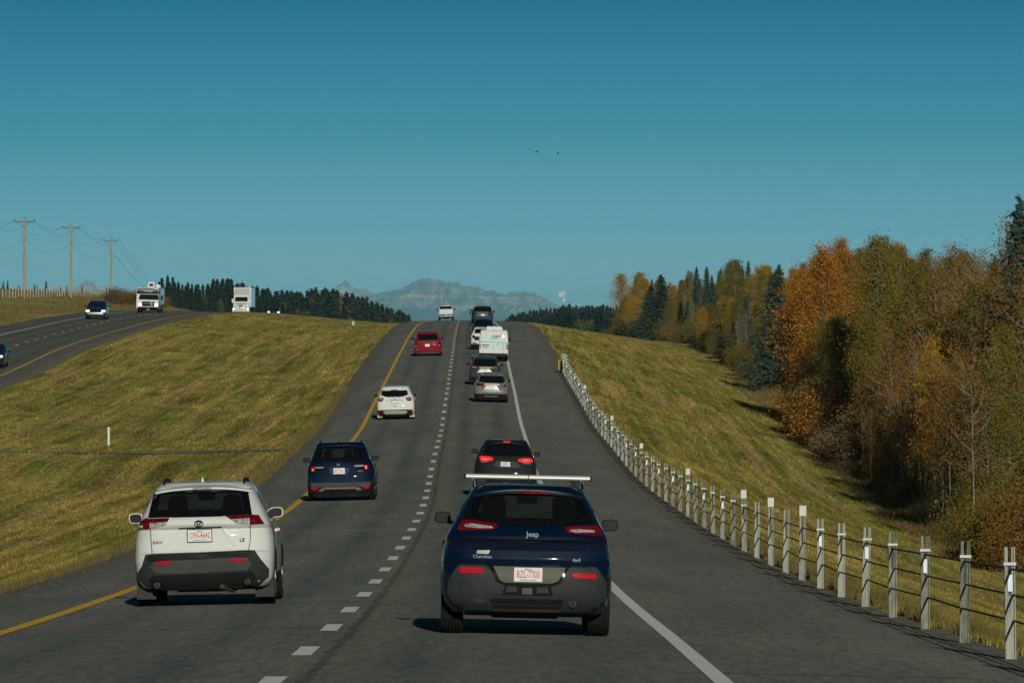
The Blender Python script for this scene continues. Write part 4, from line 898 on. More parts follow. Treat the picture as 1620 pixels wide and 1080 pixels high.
# dark blue suv beyond it
r, sh = V(456, 764.6, name='suv', cat='suv', label='dark blue SUV showing only roof and rear window above the white SUV and van',
  S=266, cx=478, gy=486, H=1.66, paint=M['blue2'], wb=2.75,
  hw=[(430, 236), (360, 250), (280, 250), (220, 236), (200, 222), (150, 196), (100, 176), (66, 160)],
  parts=[('rear_window', [(320, 92), (635, 92), (662, 196), (296, 196)], 'glass', .004), ('tail_light', [(246, 212), (300, 216), (300, 250), (240, 244)], 'dred', .02), ('tail_light', [(656, 216), (712, 212), (716, 244), (656, 250)], 'dred', .02)],
  plate=((440, 260), (520, 300)), mirrors=[(196, 180), (748, 200)], msize=(.22, .16), spoiler=.5)
# dark suv on the crest
r, sh = V(540, 763.6, name='suv', cat='suv', label='dark teal grey SUV riding over the crest in the right lane, first of its queue',
  S=225, cx=1133, gy=565, H=1.80, paint=M['teal_grey'], wb=2.85,
  hw=[(500, 206), (440, 216), (360, 217), (320, 208), (280, 198), (230, 184), (190, 168), (172, 150)],
  parts=[('rear_window', [(968, 186), (1290, 186), (1314, 284), (946, 284)], 'glass', .004), ('tail_light', [(926, 296), (962, 292), (966, 340), (930, 350)], 'dred', .02), ('tail_light', [(1296, 292), (1334, 296), (1334, 350), (1298, 340)], 'dred', .02),
    ('chrome_strip', [(1008, 290), (1240, 290), (1250, 312), (1000, 312)], 'silver', .012), ('plate_recess', [(1020, 332), (1215, 332), (1252, 376), (994, 376)], 'silver', .012), ('bumper', [(930, 450), (1340, 450), (1330, 520), (940, 520)], 'trim', .02)],
  plate=((1090, 336), (1174, 374)), mirrors=[(882, 266), (1364, 280)], msize=(.24, .19), my=1.9, spoiler=.6)
# sliver of another dark car hidden in front of it
r, sh = V(566, 760.6, name='suv', cat='suv', label='black SUV almost wholly hidden at the crest',
  S=225, cx=1133, gy=565, H=1.62, paint=M['gloss_black'], wb=2.7, hw=[(500, 200), (440, 210), (360, 212), (300, 196), (230, 168), (205, 150)],
  parts=[('rear_window', [(980, 226), (1280, 226), (1304, 300), (960, 300)], 'glass', .004)], mirrors=[(890, 330), (1370, 330)], msize=(.22, .16))

# ---------------------------------------------------------------- vehicles coming the other way
def VO(d, px, **k):
    k.setdefault('wb', 2.7); k['face'] = 'front'
    r, sh = vehicle(k); place_car(r, px, d + k['wb'], opp=True); r.location.x = (px - CX) * d / F; r.location.z = opz(r.location.x - XO, d + k['wb']) + .004; return r, sh
# minivan with lamps lit
r, sh = VO(545, 152, name='minivan', cat='minivan', label='dark slate minivan with headlights on, coming the other way below the wooden poles',
  S=89, cx=812, gy=945, H=1.75, paint=M['navy'], wb=3.0, p=4.5,
  hw=[(930, 84), (900, 88), (850, 86), (835, 82), (800, 68), (788, 58)],
  front=[(0, 3.6), (.2, 3.82), (.35, 3.85), (.47, 3.72), (.56, 3.3), (.62, 2.75), (.70, 2.45), (.85, 1.8), (.95, 1.3), (1, .8)],
  parts=[('windshield', [(752, 792), (872, 792), (888, 836), (736, 836)], 'wglass', .01), ('headlight', [(728, 866), (758, 866), (762, 882), (730, 882)], 'lit', .03), ('headlight', [(864, 866), (894, 866), (892, 882), (862, 882)], 'lit', .03),
    ('grille', [(775, 864), (850, 864), (845, 884), (780, 884)], 'gloss_black', .02), ('chrome_strip', [(780, 872), (845, 872), (845, 876), (780, 876)], 'chrome', .03), ('front_bumper', [(738, 888), (888, 888), (882, 906), (744, 906)], 'met', .04), ('lower_grille', [(740, 910), (886, 910), (880, 924), (748, 924)], 'trim', .03)],
  mirrors=[(918, 832), (714, 832)], msize=(.22, .18), my=2.55)
# car at the frame's left edge
r, sh = VO(393, (8 - 9.2 * 2.32) , name='car', cat='car', label='blue car cut off by the left edge, on the opposite road',
  S=100, cx=500, gy=500, H=1.62, paint=M['navy'], wb=2.7, hw=[(470, 88), (430, 92), (390, 90), (370, 84), (350, 70), (340, 60)],
  parts=[('windshield', [(438, 348), (562, 348), (578, 388), (422, 388)], 'wglass', .01), ('headlight', [(418, 410), (450, 410), (452, 424), (420, 422)], 'lit', .02), ('headlight', [(550, 410), (582, 410), (580, 422), (548, 424)], 'lit', .02),
    ('grille', [(465, 408), (535, 408), (530, 432), (470, 432)], 'gloss_black', .02), ('front_bumper', [(425, 445), (575, 445), (570, 462), (430, 462)], 'trim', .03)], mirrors=[(610, 385), (390, 385)], msize=(.2, .15), my=2.1)
# motorhome
r, sh = VO(612, 235.5, name='motorhome', cat='motorhome', label='white motorhome with a dark band over its windscreen and both headlights on',
  S=79, cx=287, gy=447, H=2.72, paint=M['white'], wb=4.6, wr=.42, p=10, Rr=.2, Rf=.28, z0=.45,
  rear=[(0, -2.2), (.2, -2.3), (.95, -2.3), (1, -2.2)], front=[(0, 5.6), (.2, 5.75), (.45, 5.7), (.75, 5.45), (.9, 5.35), (.97, 5.2), (1, 5.0)],
  hw=[(415, 92), (380, 95), (300, 95), (250, 95), (236, 88)], sidewin=[(3.6, .52), (4.8, .52), (4.8, .7), (3.6, .7)], doorgaps=(3.2,), handles=(3.3,),
  parts=[('windshield', [(222, 292), (376, 292), (382, 337), (212, 337)], 'wglass', .02), ('overcab_band', [(196, 262), (392, 262), (392, 288), (196, 288)], 'trim', .04), ('overcab_art', [(196, 244), (300, 240), (392, 252), (392, 262), (270, 258), (196, 262)], 'grey_ink', .01),
    ('light_bar', [(255, 262), (326, 262), (326, 270), (255, 270)], 'chrome', .05), ('grille', [(240, 352), (350, 352), (346, 392), (244, 392)], 'gloss_black', .03), ('chrome_strip', [(238, 366), (352, 366), (352, 371), (238, 371)], 'chrome', .04), ('chrome_strip', [(318, 352), (328, 352), (328, 400), (318, 400)], 'chrome', .05),
    ('headlight', [(214, 370), (238, 370), (238, 390), (214, 390)], 'lit', .04), ('headlight', [(352, 370), (376, 370), (376, 390), (352, 390)], 'lit', .04), ('front_bumper', [(206, 398), (382, 398), (378, 426), (210, 426)], 'gloss_black', .06)],
  plate=((280, 406), (308, 420)), mirrors=[(400, 318), (178, 322)], msize=(.22, .5), my=5.6, auto_other=True)
b = MB(); b.add([(-.38, 3.6, 2.7), (.38, 3.6, 2.7), (.38, 4.8, 2.7), (-.38, 4.8, 2.7), (-.30, 3.75, 3.3), (.30, 3.75, 3.3), (.30, 4.6, 3.3), (-.30, 4.6, 3.3)], [(3, 2, 1, 0), (4, 5, 6, 7), (0, 1, 5, 4), (1, 2, 6, 5), (2, 3, 7, 6), (3, 0, 4, 7)]); b.v = [(v[0] - .18, v[1], v[2]) for v in b.v]
b.build('roof_unit', M['white'], r)
b = MB(); b.box(-.40, .02, 4.72, 4.78, 2.85, 3.12); b.build('roof_grille', M['trim'], r)
b = MB(); b.tube([(1.1, 5.0, 2.7), (1.1, 5.0, 3.05)], .05, 6); b.build('antenna', M['cream'], r)
b = MB(); b.box(-1.15, -.7, 3.4, 4.6, 2.70, 3.02); b.build('roof_unit', M['white'], r)
# lorry
def lorry():
    root = empty('semi_truck'); tag(root, 'white semi truck with tall roof fairing and trailer, its wheels hidden by the grass hill', 'truck')
    cab = Shell(3.95, [(.45, 1.16), (1.2, 1.2), (2.3, 1.18), (3.2, 1.12), (3.85, 1.05), (3.95, .95)], rear=[(0, -1.0), (1, -1.0)], front=[(0, 3.0), (.40, 3.0), (.46, 2.55), (.60, 2.25), (.72, 2.0), (.97, .2), (1, 0)], z0=.5, Rr=.1, Rf=.35, p=7)
    cab.mesh('cab', M['white'], root, 26)
    hood = Shell(1.72, [(.5, 1.02), (1.0, 1.0), (1.5, .72), (1.72, .60)], rear=[(0, 2.2), (1, 2.0)], front=[(0, 4.75), (.6, 4.75), (.86, 4.55), (.96, 4.0), (1, 2.6)], z0=.5, Rr=.1, Rf=.5, p=3.4)
    hood.mesh('hood', M['white'], root, 20)
    panel(root, 'windshield', [(-.94, 1.95), (.94, 1.95), (.90, 2.62), (-.90, 2.62)], M['wglass'], cab.fy, .02, side='front')
    g_ = panel(root, 'grille', rrect(-.30, .30, .72, 1.45, .06), M['met'], hood.fy, .03, side='front')
    for k in (-.12, .12): panel(g_, 'grille_bar', [(k - .03, .74), (k + .03, .74), (k + .03, 1.43), (k - .03, 1.43)], M['trim'], hood.fy, .04, side='front')
    for s_ in (-1, 1):
        f = Shell(1.15, [(.4, .30), (.9, .30), (1.15, .20)], rear=[(0, 2.9), (1, 3.1)], front=[(0, 4.5), (.7, 4.45), (1, 3.9)], z0=.4, Rr=.2, Rf=.3, p=3); o = f.mesh('fender', M['white'], root, 12); o.location.x = s_ * 1.0
        b = MB(); b.box(s_ * .85, s_ * 1.12, 4.35, 4.47, .75, .95); b.build('headlight', M['lit'], root)
        b = MB(); b.box(s_ * 1.30 - .11, s_ * 1.30 + .11, 2.3, 2.42, 1.75, 2.35); b.tube([(s_ * 1.12, 2.3, 1.85), (s_ * 1.3, 2.35, 1.85)], .03, 6); b.build('door_mirror', M['white'], root)
        panel(root, 'side_window', [(1.1, 1.95), (2.0, 1.95), (1.8, 2.6), (1.1, 2.6)], M['glass'], cab.sx, .01, side='right' if s_ > 0 else 'left')
        for y_ in (3.6, -.2, -1.5, -10.5, -11.8): wheel(root, s_ * 1.05, y_, .5, .3, s_)
    b = MB(); b.box(-.95, .95, 4.72, 4.85, .42, .72); b.build('front_bumper', M['met'], root)
    b = MB(); b.box(-1.28, 1.28, -14.5, -1.2, 1.15, 4.05); b.build('trailer', M['white'], root)
    b = MB(); b.box(-.5, .5, -14.0, 2.5, .75, 1.15); b.build('chassis', M['trim'], root)
    return root
r = lorry(); d = 846; r.location = ((380 - CX) * 840 / F, d, opz(0, d) + .05); r.rotation_euler = (0, 0, math.pi); CARS.append(r)
r, sh = VO(862, 433, name='car', cat='car', label='dark car with only its top and headlights showing, right of the semi truck',
  S=58, cx=1375, gy=500, H=1.5, paint=M['navy'], hw=[(480, 50), (460, 54), (448, 52), (430, 44), (415, 36)], front=FRONT,
  parts=[('windshield', [(1344, 416), (1406, 416), (1415, 442), (1336, 442)], 'wglass', .01), ('headlight', [(1322, 456), (1340, 456), (1340, 466), (1322, 466)], 'lit', .02), ('headlight', [(1408, 456), (1428, 456), (1428, 466), (1408, 466)], 'lit', .02)], mirrors=[(1440, 444), (1310, 444)], msize=(.2, .15), my=2.1)

# ---------------------------------------------------------------- vegetation
def leaf_mat(name, cols, trans=.25):
    m, n, l, b = newmat(name); g = NG(m)
    geo = n.new('ShaderNodeNewGeometry'); oi_ = n.new('ShaderNodeObjectInfo')
    f = g.math('ADD', g.math('MULTIPLY', geo.outputs['Random Per Island'], .75), g.math('MULTIPLY', oi_.outputs['Random'], .25))
    k = len(cols); c = g.ramp(f, *[(i / (k - 1), cc) for i, cc in enumerate(cols)])
    l.new(c, b.inputs['Base Color']); b.inputs['Roughness'].default_value = .8; b.inputs['Specular IOR Level'].default_value = .12
    tr = n.new('ShaderNodeBsdfTranslucent'); l.new(c, tr.inputs[0]); ms = n.new('ShaderNodeMixShader'); ms.inputs[0].default_value = trans
    out = n['Material Output']; l.new(b.outputs[0], ms.inputs[1]); l.new(tr.outputs[0], ms.inputs[2]); l.new(ms.outputs[0], out.inputs[0]); return m
M['l_orange'] = leaf_mat('orange_leaves', [(.05, .020, .004), (.28, .105, .010), (.44, .175, .016), (.38, .20, .022), (.22, .15, .022)])
M['l_gold'] = leaf_mat('golden_leaves', [(.05, .035, .008), (.32, .18, .018), (.52, .27, .026), (.27, .20, .026), (.12, .12, .022)])
M['l_olive'] = leaf_mat('olive_leaves', [(.025, .028, .008), (.10, .095, .016), (.19, .155, .022), (.14, .13, .021), (.26, .15, .02)])
M['l_rust'] = leaf_mat('rusty_leaves', [(.035, .020, .006), (.16, .075, .013), (.25, .115, .016), (.18, .11, .018), (.11, .095, .022)])
M['l_brown'] = leaf_mat('brown_leaves', [(.06, .045, .02), (.15, .10, .04), (.22, .15, .06), (.12, .12, .04)])
M['l_green'] = leaf_mat('dull_green_leaves', [(.03, .045, .015), (.08, .10, .025), (.13, .14, .035), (.16, .13, .035)])
M['needles'] = leaf_mat('spruce_needles', [(.014, .030, .022), (.034, .060, .042), (.052, .085, .058), (.040, .058, .034)], .05)
M['needles_far'] = leaf_mat('far_spruce_needles', [(.016, .032, .026), (.030, .052, .040), (.046, .066, .044)], .05)
M['bark_pale'] = pmat('pale_aspen_bark', (.20, .185, .135), .9, var=.3, vscale=4)
M['bark_grey'] = pmat('grey_twigs', (.12, .10, .075), .95, var=.3, vscale=4)
M['bark_dark'] = pmat('dark_bark', (.055, .045, .035), .95, var=.3, vscale=4)

def rquads(C, size, rng, stretch=1.0, up=.0):
    """one randomly turned leaf-sized quad round each centre"""
    n = len(C); a = rng.normal(size=(n, 3)); a[:, 2] *= (1 - up); a /= np.linalg.norm(a, axis=1)[:, None] + 1e-9
    b_ = rng.normal(size=(n, 3)); b_ -= (b_ * a).sum(1)[:, None] * a; b_ /= np.linalg.norm(b_, axis=1)[:, None] + 1e-9
    s = size * rng.uniform(.6, 1.35, n)[:, None]; a = a * s * stretch; b_ = b_ * s
    V = np.stack([C - a * .5, C + b_ * .32, C + a * .5, C - b_ * .32], 1).reshape(-1, 3)
    return V, np.arange(n * 4).reshape(n, 4)
def broadleaf(kind, H, W, leaves, bark, seed, nleaf=5200, size=.17, base=.18, sparse=1., trunk_r=.13, lean=0., stems=1, twigs=60, top=.82):
    rng = np.random.default_rng(seed); root = None
    tb = MB(); ends = []
    for st in range(stems):
        sx_, sy_ = rng.normal(0, .35, 2) * (stems > 1); hh = H * (1 if st == 0 else rng.uniform(.7, .95))
        pts = []; x, y = sx_, sy_; k = 9; lx, ly = rng.normal(0, .035, 2) + (np.array([sx_, sy_]) * .12)
        for i in range(k + 1):
            t = i / k; pts.append((x, y, hh * .96 * t)); x += lx * hh / k + rng.normal(0, .035); y += ly * hh / k + rng.normal(0, .035)
        pts[0] = (pts[0][0], pts[0][1], -.8)
        tb.tube(pts, [trunk_r * (1 - .88 * i / k) / (1 + .25 * (stems > 1)) for i in range(k + 1)], 6)
        nl = int(twigs / stems)
        for i in range(nl):
            t = base + (1 - base) * ((i + rng.uniform()) / nl) ** .9; t = min(t, .985)
            q = t * k; a = int(min(q, k - 1)); p = Vector(pts[a]).lerp(Vector(pts[a + 1]), q - a)
            prof = math.sin(math.pi * min(1, ((t - base) / (1 - base)) ** .62 * .97 + .03)) ** .62 if t > base else .2
            if t > top: prof = max(prof, .28)
            L = W * .5 * prof * rng.uniform(.55, 1.15) + .15
            ang = rng.uniform(0, 2 * math.pi); el = rng.uniform(.25, .95) + .3 * t
            d = Vector((math.cos(ang) * math.cos(el), math.sin(ang) * math.cos(el), math.sin(el) * .8))
            e = p + d * L; m_ = p + d * L * .5 + Vector((0, 0, -.08 * L))
            tb.tube([p, m_, e], [.022 * (1.2 - t) + .012, .016, .007], 4)
            ends.append((e, L)); ends.append((m_ + Vector(rng.normal(0, .15, 3)), L * .7))
            for _ in range(2):
                e2 = m_ + Vector(rng.normal(0, .35, 3)) * L + Vector((0, 0, .12 * L)); tb.tube([m_, e2], [.012, .006], 3); ends.append((e2, L * .6))
    o_t = (tb, bark)
    E = np.array([tuple(e[0]) for e in ends]); Ls = np.array([e[1] for e in ends])
    keep = rng.uniform(size=len(E)) < sparse; E, Ls = E[keep], Ls[keep]
    wgt_ = (Ls + .35); wgt_ /= wgt_.sum(); idx = rng.choice(len(E), nleaf, p=wgt_)
    C = E[idx] + rng.normal(size=(nleaf, 3)) * (.13 + .14 * Ls[idx])[:, None] * np.array([1, 1, .8])
    C[:, 2] = np.maximum(C[:, 2], .1)
    V, Q = rquads(C, size, rng)
    crown = np_mesh('crown', V, Q, M[leaves]); trunk = tb.build('trunk', M[bark], None, fix=False)
    return trunk, crown
def spruce(H, W, seed, n=5600, size=.20, mat='needles', ex=.9):
    rng = np.random.default_rng(seed); tb = MB(); tb.tube([(0, 0, -.8), (0, 0, H * .5), (0, 0, H * .97)], [.15 * H / 10, .09 * H / 10, .02], 6)
    C = []; nw = int(H * 5.2)
    for k in range(nw):
        t = (k + rng.uniform(-.3, .3)) / nw; t = min(max(t, .03), .99); z0 = H * t; R = W / 2 * (1 - t) ** ex * rng.uniform(.55, 1.2) + .12
        nb = int(rng.integers(6, 9)); off = rng.uniform(0, 6.28)
        for j in range(nb):
            a = off + 2 * math.pi * j / nb + rng.normal(0, .2); r = R * rng.uniform(.5, 1.25); m_ = max(3, int(n / nw / nb * (.35 + 1.3 * (1 - t))))
            s = rng.uniform(.08, 1, m_) ** .8
            droop = -.28 * r * s + .22 * r * s ** 2.2
            px_ = np.cos(a) * r * s + rng.normal(0, .07, m_) * (1 + s * r * .5); py_ = np.sin(a) * r * s + rng.normal(0, .07, m_) * (1 + s * r * .5)
            C.append(np.stack([px_, py_, z0 + droop + rng.normal(0, .13, m_)], 1))
            if t < .9 and j % 2 == 0: tb.tube([(0, 0, z0), (math.cos(a) * r * .8, math.sin(a) * r * .8, z0 - .12 * r)], [.02, .008], 3)
    tip = np.stack([rng.normal(0, .04, 24), rng.normal(0, .04, 24), np.linspace(H * .95, H * 1.03, 24)], 1); C.append(tip)
    C = np.concatenate(C); V, Q = rquads(C, size, rng, 1.5, .5)
    return tb.build('trunk', M['bark_dark'], None, fix=False), np_mesh('crown', V, Q, M[mat])
PROTO = {}
def proto(key, pair, basesize):
    for o in pair: COL.objects.unlink(o)
    PROTO.setdefault(key, []).append((pair, basesize))
for s_ in range(3):
    proto('orange', broadleaf('o', 11.5, 6.0, 'l_orange', 'bark_grey', 10 + s_, 19000, .135, .05, 1, .16, twigs=110), 11.5)
    proto('gold', broadleaf('g', 11, 4.0, 'l_gold', 'bark_pale', 20 + s_, 12500, .12, .20, .9, .12, twigs=80), 11)
    proto('olive', broadleaf('g', 11, 4.0, 'l_olive', 'bark_pale', 30 + s_, 13500, .12, .17, .95, .12, twigs=80), 11)
    proto('rust', broadleaf('g', 10, 4.0, 'l_rust', 'bark_pale', 40 + s_, 6500, .105, .30, .8, .11, twigs=90, stems=2), 10)
    proto('bare', broadleaf('g', 10.5, 3.6, 'l_brown', 'bark_pale', 50 + s_, 1500, .11, .2, .7, .11, twigs=110, stems=2), 10.5)
    proto('spruce', spruce(11, 5.2, 60 + s_, 7500, .21), 11)
    proto('farspruce', spruce(13, 6.4 - .5 * s_, 70 + s_, 2200, .42, 'needles_far', 1.15), 13)
proto('farspruce', spruce(13, 4.6, 75, 1900, .42, 'needles_far', 1.1), 13)
M['bark_white'] = pmat('pale_thin_trunk', (.17, .155, .11), .9, var=.35, vscale=3)
for s_ in range(3): proto('thin', broadleaf('g', 7.5, 3.4, 'l_rust', 'bark_white', 150 + s_, 1700, .10, .36, .7, .055, twigs=22), 7.5)
for s_ in range(2):
    proto('farbroad', broadleaf('g', 9, 5, 'l_olive', 'bark_dark', 80 + s_, 1400, .42, .08, 1, .12, twigs=40), 9)
    proto('fargreen', broadleaf('g', 9, 5, 'l_green', 'bark_dark', 84 + s_, 1400, .42, .05, 1, .12, twigs=40), 9)
def bush(leaves, seed, H=2.4, W=3.2, n=4200, size=.10):
    rng = np.random.default_rng(seed); tb = MB(); C = []
    for k in range(46):
        a = rng.uniform(0, 6.28); el = rng.uniform(.5, 1.5); L = rng.uniform(.6, 1.1)
        e = Vector((math.cos(a) * math.cos(el) * W / 2 * L, math.sin(a) * math.cos(el) * W / 2 * L, math.sin(el) * H * L)); m_ = e * .5 + Vector(rng.normal(0, .12, 3))
        s0 = Vector((rng.normal(0, .3), rng.normal(0, .3), -.2)); tb.tube([s0, m_, e], [.02, .012, .005], 3)
        for q in (m_, e, m_.lerp(e, .5)): C.append(np.array(tuple(q)) + rng.normal(size=(n // 138, 3)) * np.array([.26, .26, .22]))
    C = np.concatenate(C); C[:, 2] = np.abs(C[:, 2]); V, Q = rquads(C, size, rng)
    return tb.build('stems', M['bark_grey'], None, fix=False), np_mesh('foliage', V, Q, M[leaves])
for i, (k, mt) in enumerate((('b_green', 'l_green'), ('b_brown', 'l_brown'), ('b_orange', 'l_orange'), ('b_olive', 'l_olive'), ('b_rust', 'l_rust'))):
    for s_ in range(2): proto(k, bush(mt, 100 + i * 5 + s_), 2.4)
PL = np.random.default_rng(5)
def plant(key, X, d, h, name, label, cat, group, wf=1., var=None, dz=0.):
    pr = PROTO[key]; pair, bs = pr[int(PL.integers(len(pr))) if var is None else var]
    s = h / bs; r = empty(name, (X, d, terrain_z(X, d) - .05 + dz)); r.rotation_euler = (0, 0, float(PL.uniform(0, 6.28))); r.scale = (s * wf, s * wf, s); tag(r, label, cat, group)
    for o in pair:
        c = o.copy(); COL.objects.link(c); c.parent = r
    return r
edge = tab((200,18.2),(240,19.2),(317,19.5),(380,20.0),(400,23.0),(450,24.2),(505,23.6),(560,22.8),(714,23.5),(860,22.5),(1000,20.0),(1080,19.5))
# skyline of the wood on the right (photo columns -> tops)
skx = [960, 975, 990, 1015, 1040, 1062, 1080, 1100, 1115, 1135, 1160, 1185, 1205, 1225, 1245, 1262, 1285, 1310, 1340, 1355, 1385, 1405, 1425, 1460, 1480, 1510, 1540, 1575, 1590, 1605, 1640]
sky_ = [520, 462, 434, 430, 430, 444, 432, 430, 446, 432, 410, 414, 418, 424, 426, 420, 408, 390, 374, 398, 372, 392, 384, 372, 388, 380, 392, 390, 360, 348, 330]
def treeline(X, d, jit=0.):
    px = CX + F * X / d; top = float(np.interp(px, skx, sky_)) + jit; return (HY - top) * d / F - terrain_z(X, d)
def kind_at(px, row):
    u = PL.uniform()
    if px < 1055: return 'gold' if u < .55 else 'olive' if u < .80 else 'spruce'
    if px < 1130: return 'bare' if u < .32 else 'spruce' if u < .52 else 'olive' if u < .8 else 'gold'
    if px < 1235: return 'olive' if u < .50 else 'gold' if u < .72 else 'bare' if u < .85 else 'spruce'
    if px < 1340: return 'orange' if u < .50 else 'olive' if u < .80 else 'gold'
    if px < 1500: return 'olive' if u < .42 else 'rust' if u < .72 else 'bare' if u < .84 else 'gold'
    return 'rust' if u < .52 else 'bare' if u < .70 else 'olive' if u < .92 else 'spruce'
TL = {'gold': ('golden leaved aspen in the wood on the right', 'aspen_tree', 'golden aspens of the right wood'), 'olive': ('olive green aspen in the wood on the right', 'aspen_tree', 'olive green aspens of the right wood'),
      'orange': ('dense orange leaved poplar in the wood on the right', 'poplar_tree', 'orange poplars of the right wood'), 'rust': ('pale stemmed aspen with thin rusty leaves in the wood on the right', 'aspen_tree', 'rusty aspens of the right wood'),
      'bare': ('nearly bare pale stemmed aspen in the wood on the right', 'aspen_tree', 'nearly bare aspens of the right wood'), 'spruce': ('dark spruce among the autumn trees on the right', 'spruce_tree', 'spruces among the right wood')}
ROWN = ['front row', 'second row', 'third row', 'back row']; ROW = 0
SECT = [(1010, 'far left end of right wood'), (1055, 'by the golden end trees'), (1105, 'by the spruce pair'), (1145, 'right of the spruce pair'), (1190, 'below the skyline peak'), (1240, 'left of the orange tree'), (1300, 'at the bright orange tree'), (1360, 'just right of the orange tree'), (1420, 'behind the thin bare trunks'), (1480, 'above the weathered posts'), (1540, 'right of the weathered posts'), (9999, 'at the right frame edge')]
def wood(key, X, d, h, wf=1.):
    lb, nm, gr = TL[key]; px = CX + F * X / d
    lb = ('short ' if h < 7.5 else 'tall ' if h > 11 else '') + lb.replace(' in the wood on the right', '').replace(' among the autumn trees on the right', '').replace('pale stemmed', 'pale') + ', ' + ROWN[ROW] + ', ' + next(t for a, t in SECT if px < a); plant(key, X, d, h, nm, lb, 'tree', gr, wf)
for row, off in enumerate((1.2, 4.5, 9.0, 15.5)):
    ROW = row
    d = 236. + row * 2.5
    while d < 1075:
        X = float(edge(d)) + off + float(PL.normal(0, .8)) + (max(0, d - 1000) * .0)
        px = CX + F * X / d
        if px < 1665:
            k = kind_at(px, row); h = treeline(X, d)
            f = (.66, .92, .99, 1.0)[row] * PL.uniform(.84, 1.04)
            if k == 'bare' and row < 2: f *= .95
            h = min(max(h * f, 4.), 15.5); wood(k, X, d, h, float(PL.uniform(.75, 1.1)) * (1.25 if h < 8 else 1))
        d += float(PL.uniform(.75, 1.25)) * ((5.6, 5.2, 6.6, 9.5)[row]) * (1. if d < 420 else 1.75 if d < 700 else 2.5)
# the trees one can single out
def hero(key, px, d, top, label, wf=1., var=None, name='tree'):
    X = (px - CX) * d / F; h = (HY - top) * d / F - terrain_z(X, d); plant(key, X, d, h, name, label, 'tree', None, wf, var)
hero('orange', 1297, 384, 392, 'bright orange tree, broadest on the right, hanging out over the mown grass', 1.05, 0, 'poplar_tree')
hero('orange', 1262, 398, 424, 'smaller orange tree at the left shoulder of the broad bright orange one', .8, 1, 'poplar_tree')
hero('spruce', 1232, 470, 424, 'tall dark spruce just left of the bright orange tree', 1.4, 0, 'spruce_tree')
hero('spruce', 1222, 500, 440, 'second dark spruce left of the bright orange tree', 1.3, 1, 'spruce_tree')
hero('spruce', 1030, 880, 452, 'dark spruce in front of the golden aspens at the left end of the wood', 2.1, 2, 'spruce_tree')
hero('spruce', 1046, 850, 436, 'tall spruce beside the golden aspens at the left end of the wood', 1.8, 1, 'spruce_tree')
hero('spruce', 1102, 790, 424, 'left one of the pointed spruce pair standing over the wood', .9, 0, 'spruce_tree')
hero('spruce', 1118, 770, 424, 'right one of the pointed spruce pair standing over the wood', .9, 1, 'spruce_tree')
hero('olive', 1162, 640, 408, 'tall olive aspen, highest point of the skyline left of the dark spruces', 1.0, 2, 'aspen_tree')
hero('gold', 988, 1010, 432, 'golden aspen at the far left end of the right wood', 1.3, 0, 'aspen_tree')
hero('gold', 1006, 985, 428, 'second golden aspen from the left end of the right wood', 1.3, 1, 'aspen_tree')
hero('spruce', 1612, 262, 322, 'tallest dark spruce at the right edge of the photo', .9, 1, 'spruce_tree')
hero('olive', 1385, 330, 368, 'slender olive aspen, highest top left of the tall right edge spruce', .8, 2, 'aspen_tree')
ORD = ['first', 'second', 'third', 'fourth', 'fifth', 'sixth', 'seventh', 'eighth', 'ninth', 'tenth', 'eleventh', 'twelfth']
for px, top, wf in ((1368, 600, .8), (1378, 640, .7), (1398, 610, .9), (1411, 620, .8), (1429, 560, 1.), (1437, 600, .8), (1462, 590, .9), (1474, 560, .8), (1490, 600, .8), (1502, 540, .9), (1522, 580, .9), (1540, 560, .8)):
    d = (18.3 + 1.1 * ((px * 7) % 5) / 4) * F / (px - CX); hero('thin', px, d, top, ORD.pop(0) + ' from the left of the slender pale trunks at the wood edge', wf, None, 'aspen_tree')
# bushes along the foot of the wood
BL = {'b_green': 'dull green bush at the foot of the right wood', 'b_brown': 'brown leafless bush at the foot of the right wood', 'b_orange': 'orange leaved bush at the foot of the right wood', 'b_olive': 'olive bush at the foot of the right wood', 'b_rust': 'rusty red bush at the foot of the right wood'}
d = 214.
while d < 1060:
    X = float(edge(d)) + float(PL.normal(-.2, .7)); px = CX + F * X / d; u = PL.uniform()
    if px < 1700:
        k = 'b_green' if u < .32 else 'b_brown' if u < .56 else 'b_olive' if u < .84 else 'b_rust' if u < .93 else 'b_orange'
        if px > 1535: k = 'b_orange' if u < .12 else 'b_olive' if u < .6 else 'b_rust'
        if 1250 < px < 1330 and u < .12: k = 'b_orange'
        h = float(PL.uniform(1.5, 3.4)) * (.55 if 1375 < px < 1535 else .85 if px > 1535 else 1)
        plant(k, X, d, h, 'bush', BL[k].replace(' at the foot of the right wood', '') + ' at the foot of the wood, ' + next(t for a, t in SECT if px < a), 'bush', BL[k].replace(' at the foot of the right wood', 'es at the foot of the right wood').replace('bushes', 'bushes'), float(PL.uniform(.8, 1.3)))
    d += float(PL.uniform(2., 5.)) * (1. if d < 420 else 2.2)
for d, X, h in ((205, 17.6, 2.2), (212, 18.2, 3.0), (209, 18.9, 3.4), (220, 19.3, 2.6), (228, 19.8, 3.2), (236, 19.0, 2.6), (243, 20.4, 3.4)):
    plant('b_rust' if int(d) % 2 else 'b_olive', X, d, h * .85, 'bush', ('rusty' if int(d) % 2 else 'olive') + ' bush at the right frame edge behind the cable barrier', 'bush', 'bushes behind the near end of the barrier', 1.1)
plant('b_green', 21.0, 905, 3.4, 'bush', 'low rounded brown green bush at the left end of the right wood', 'bush', None, 2.2)

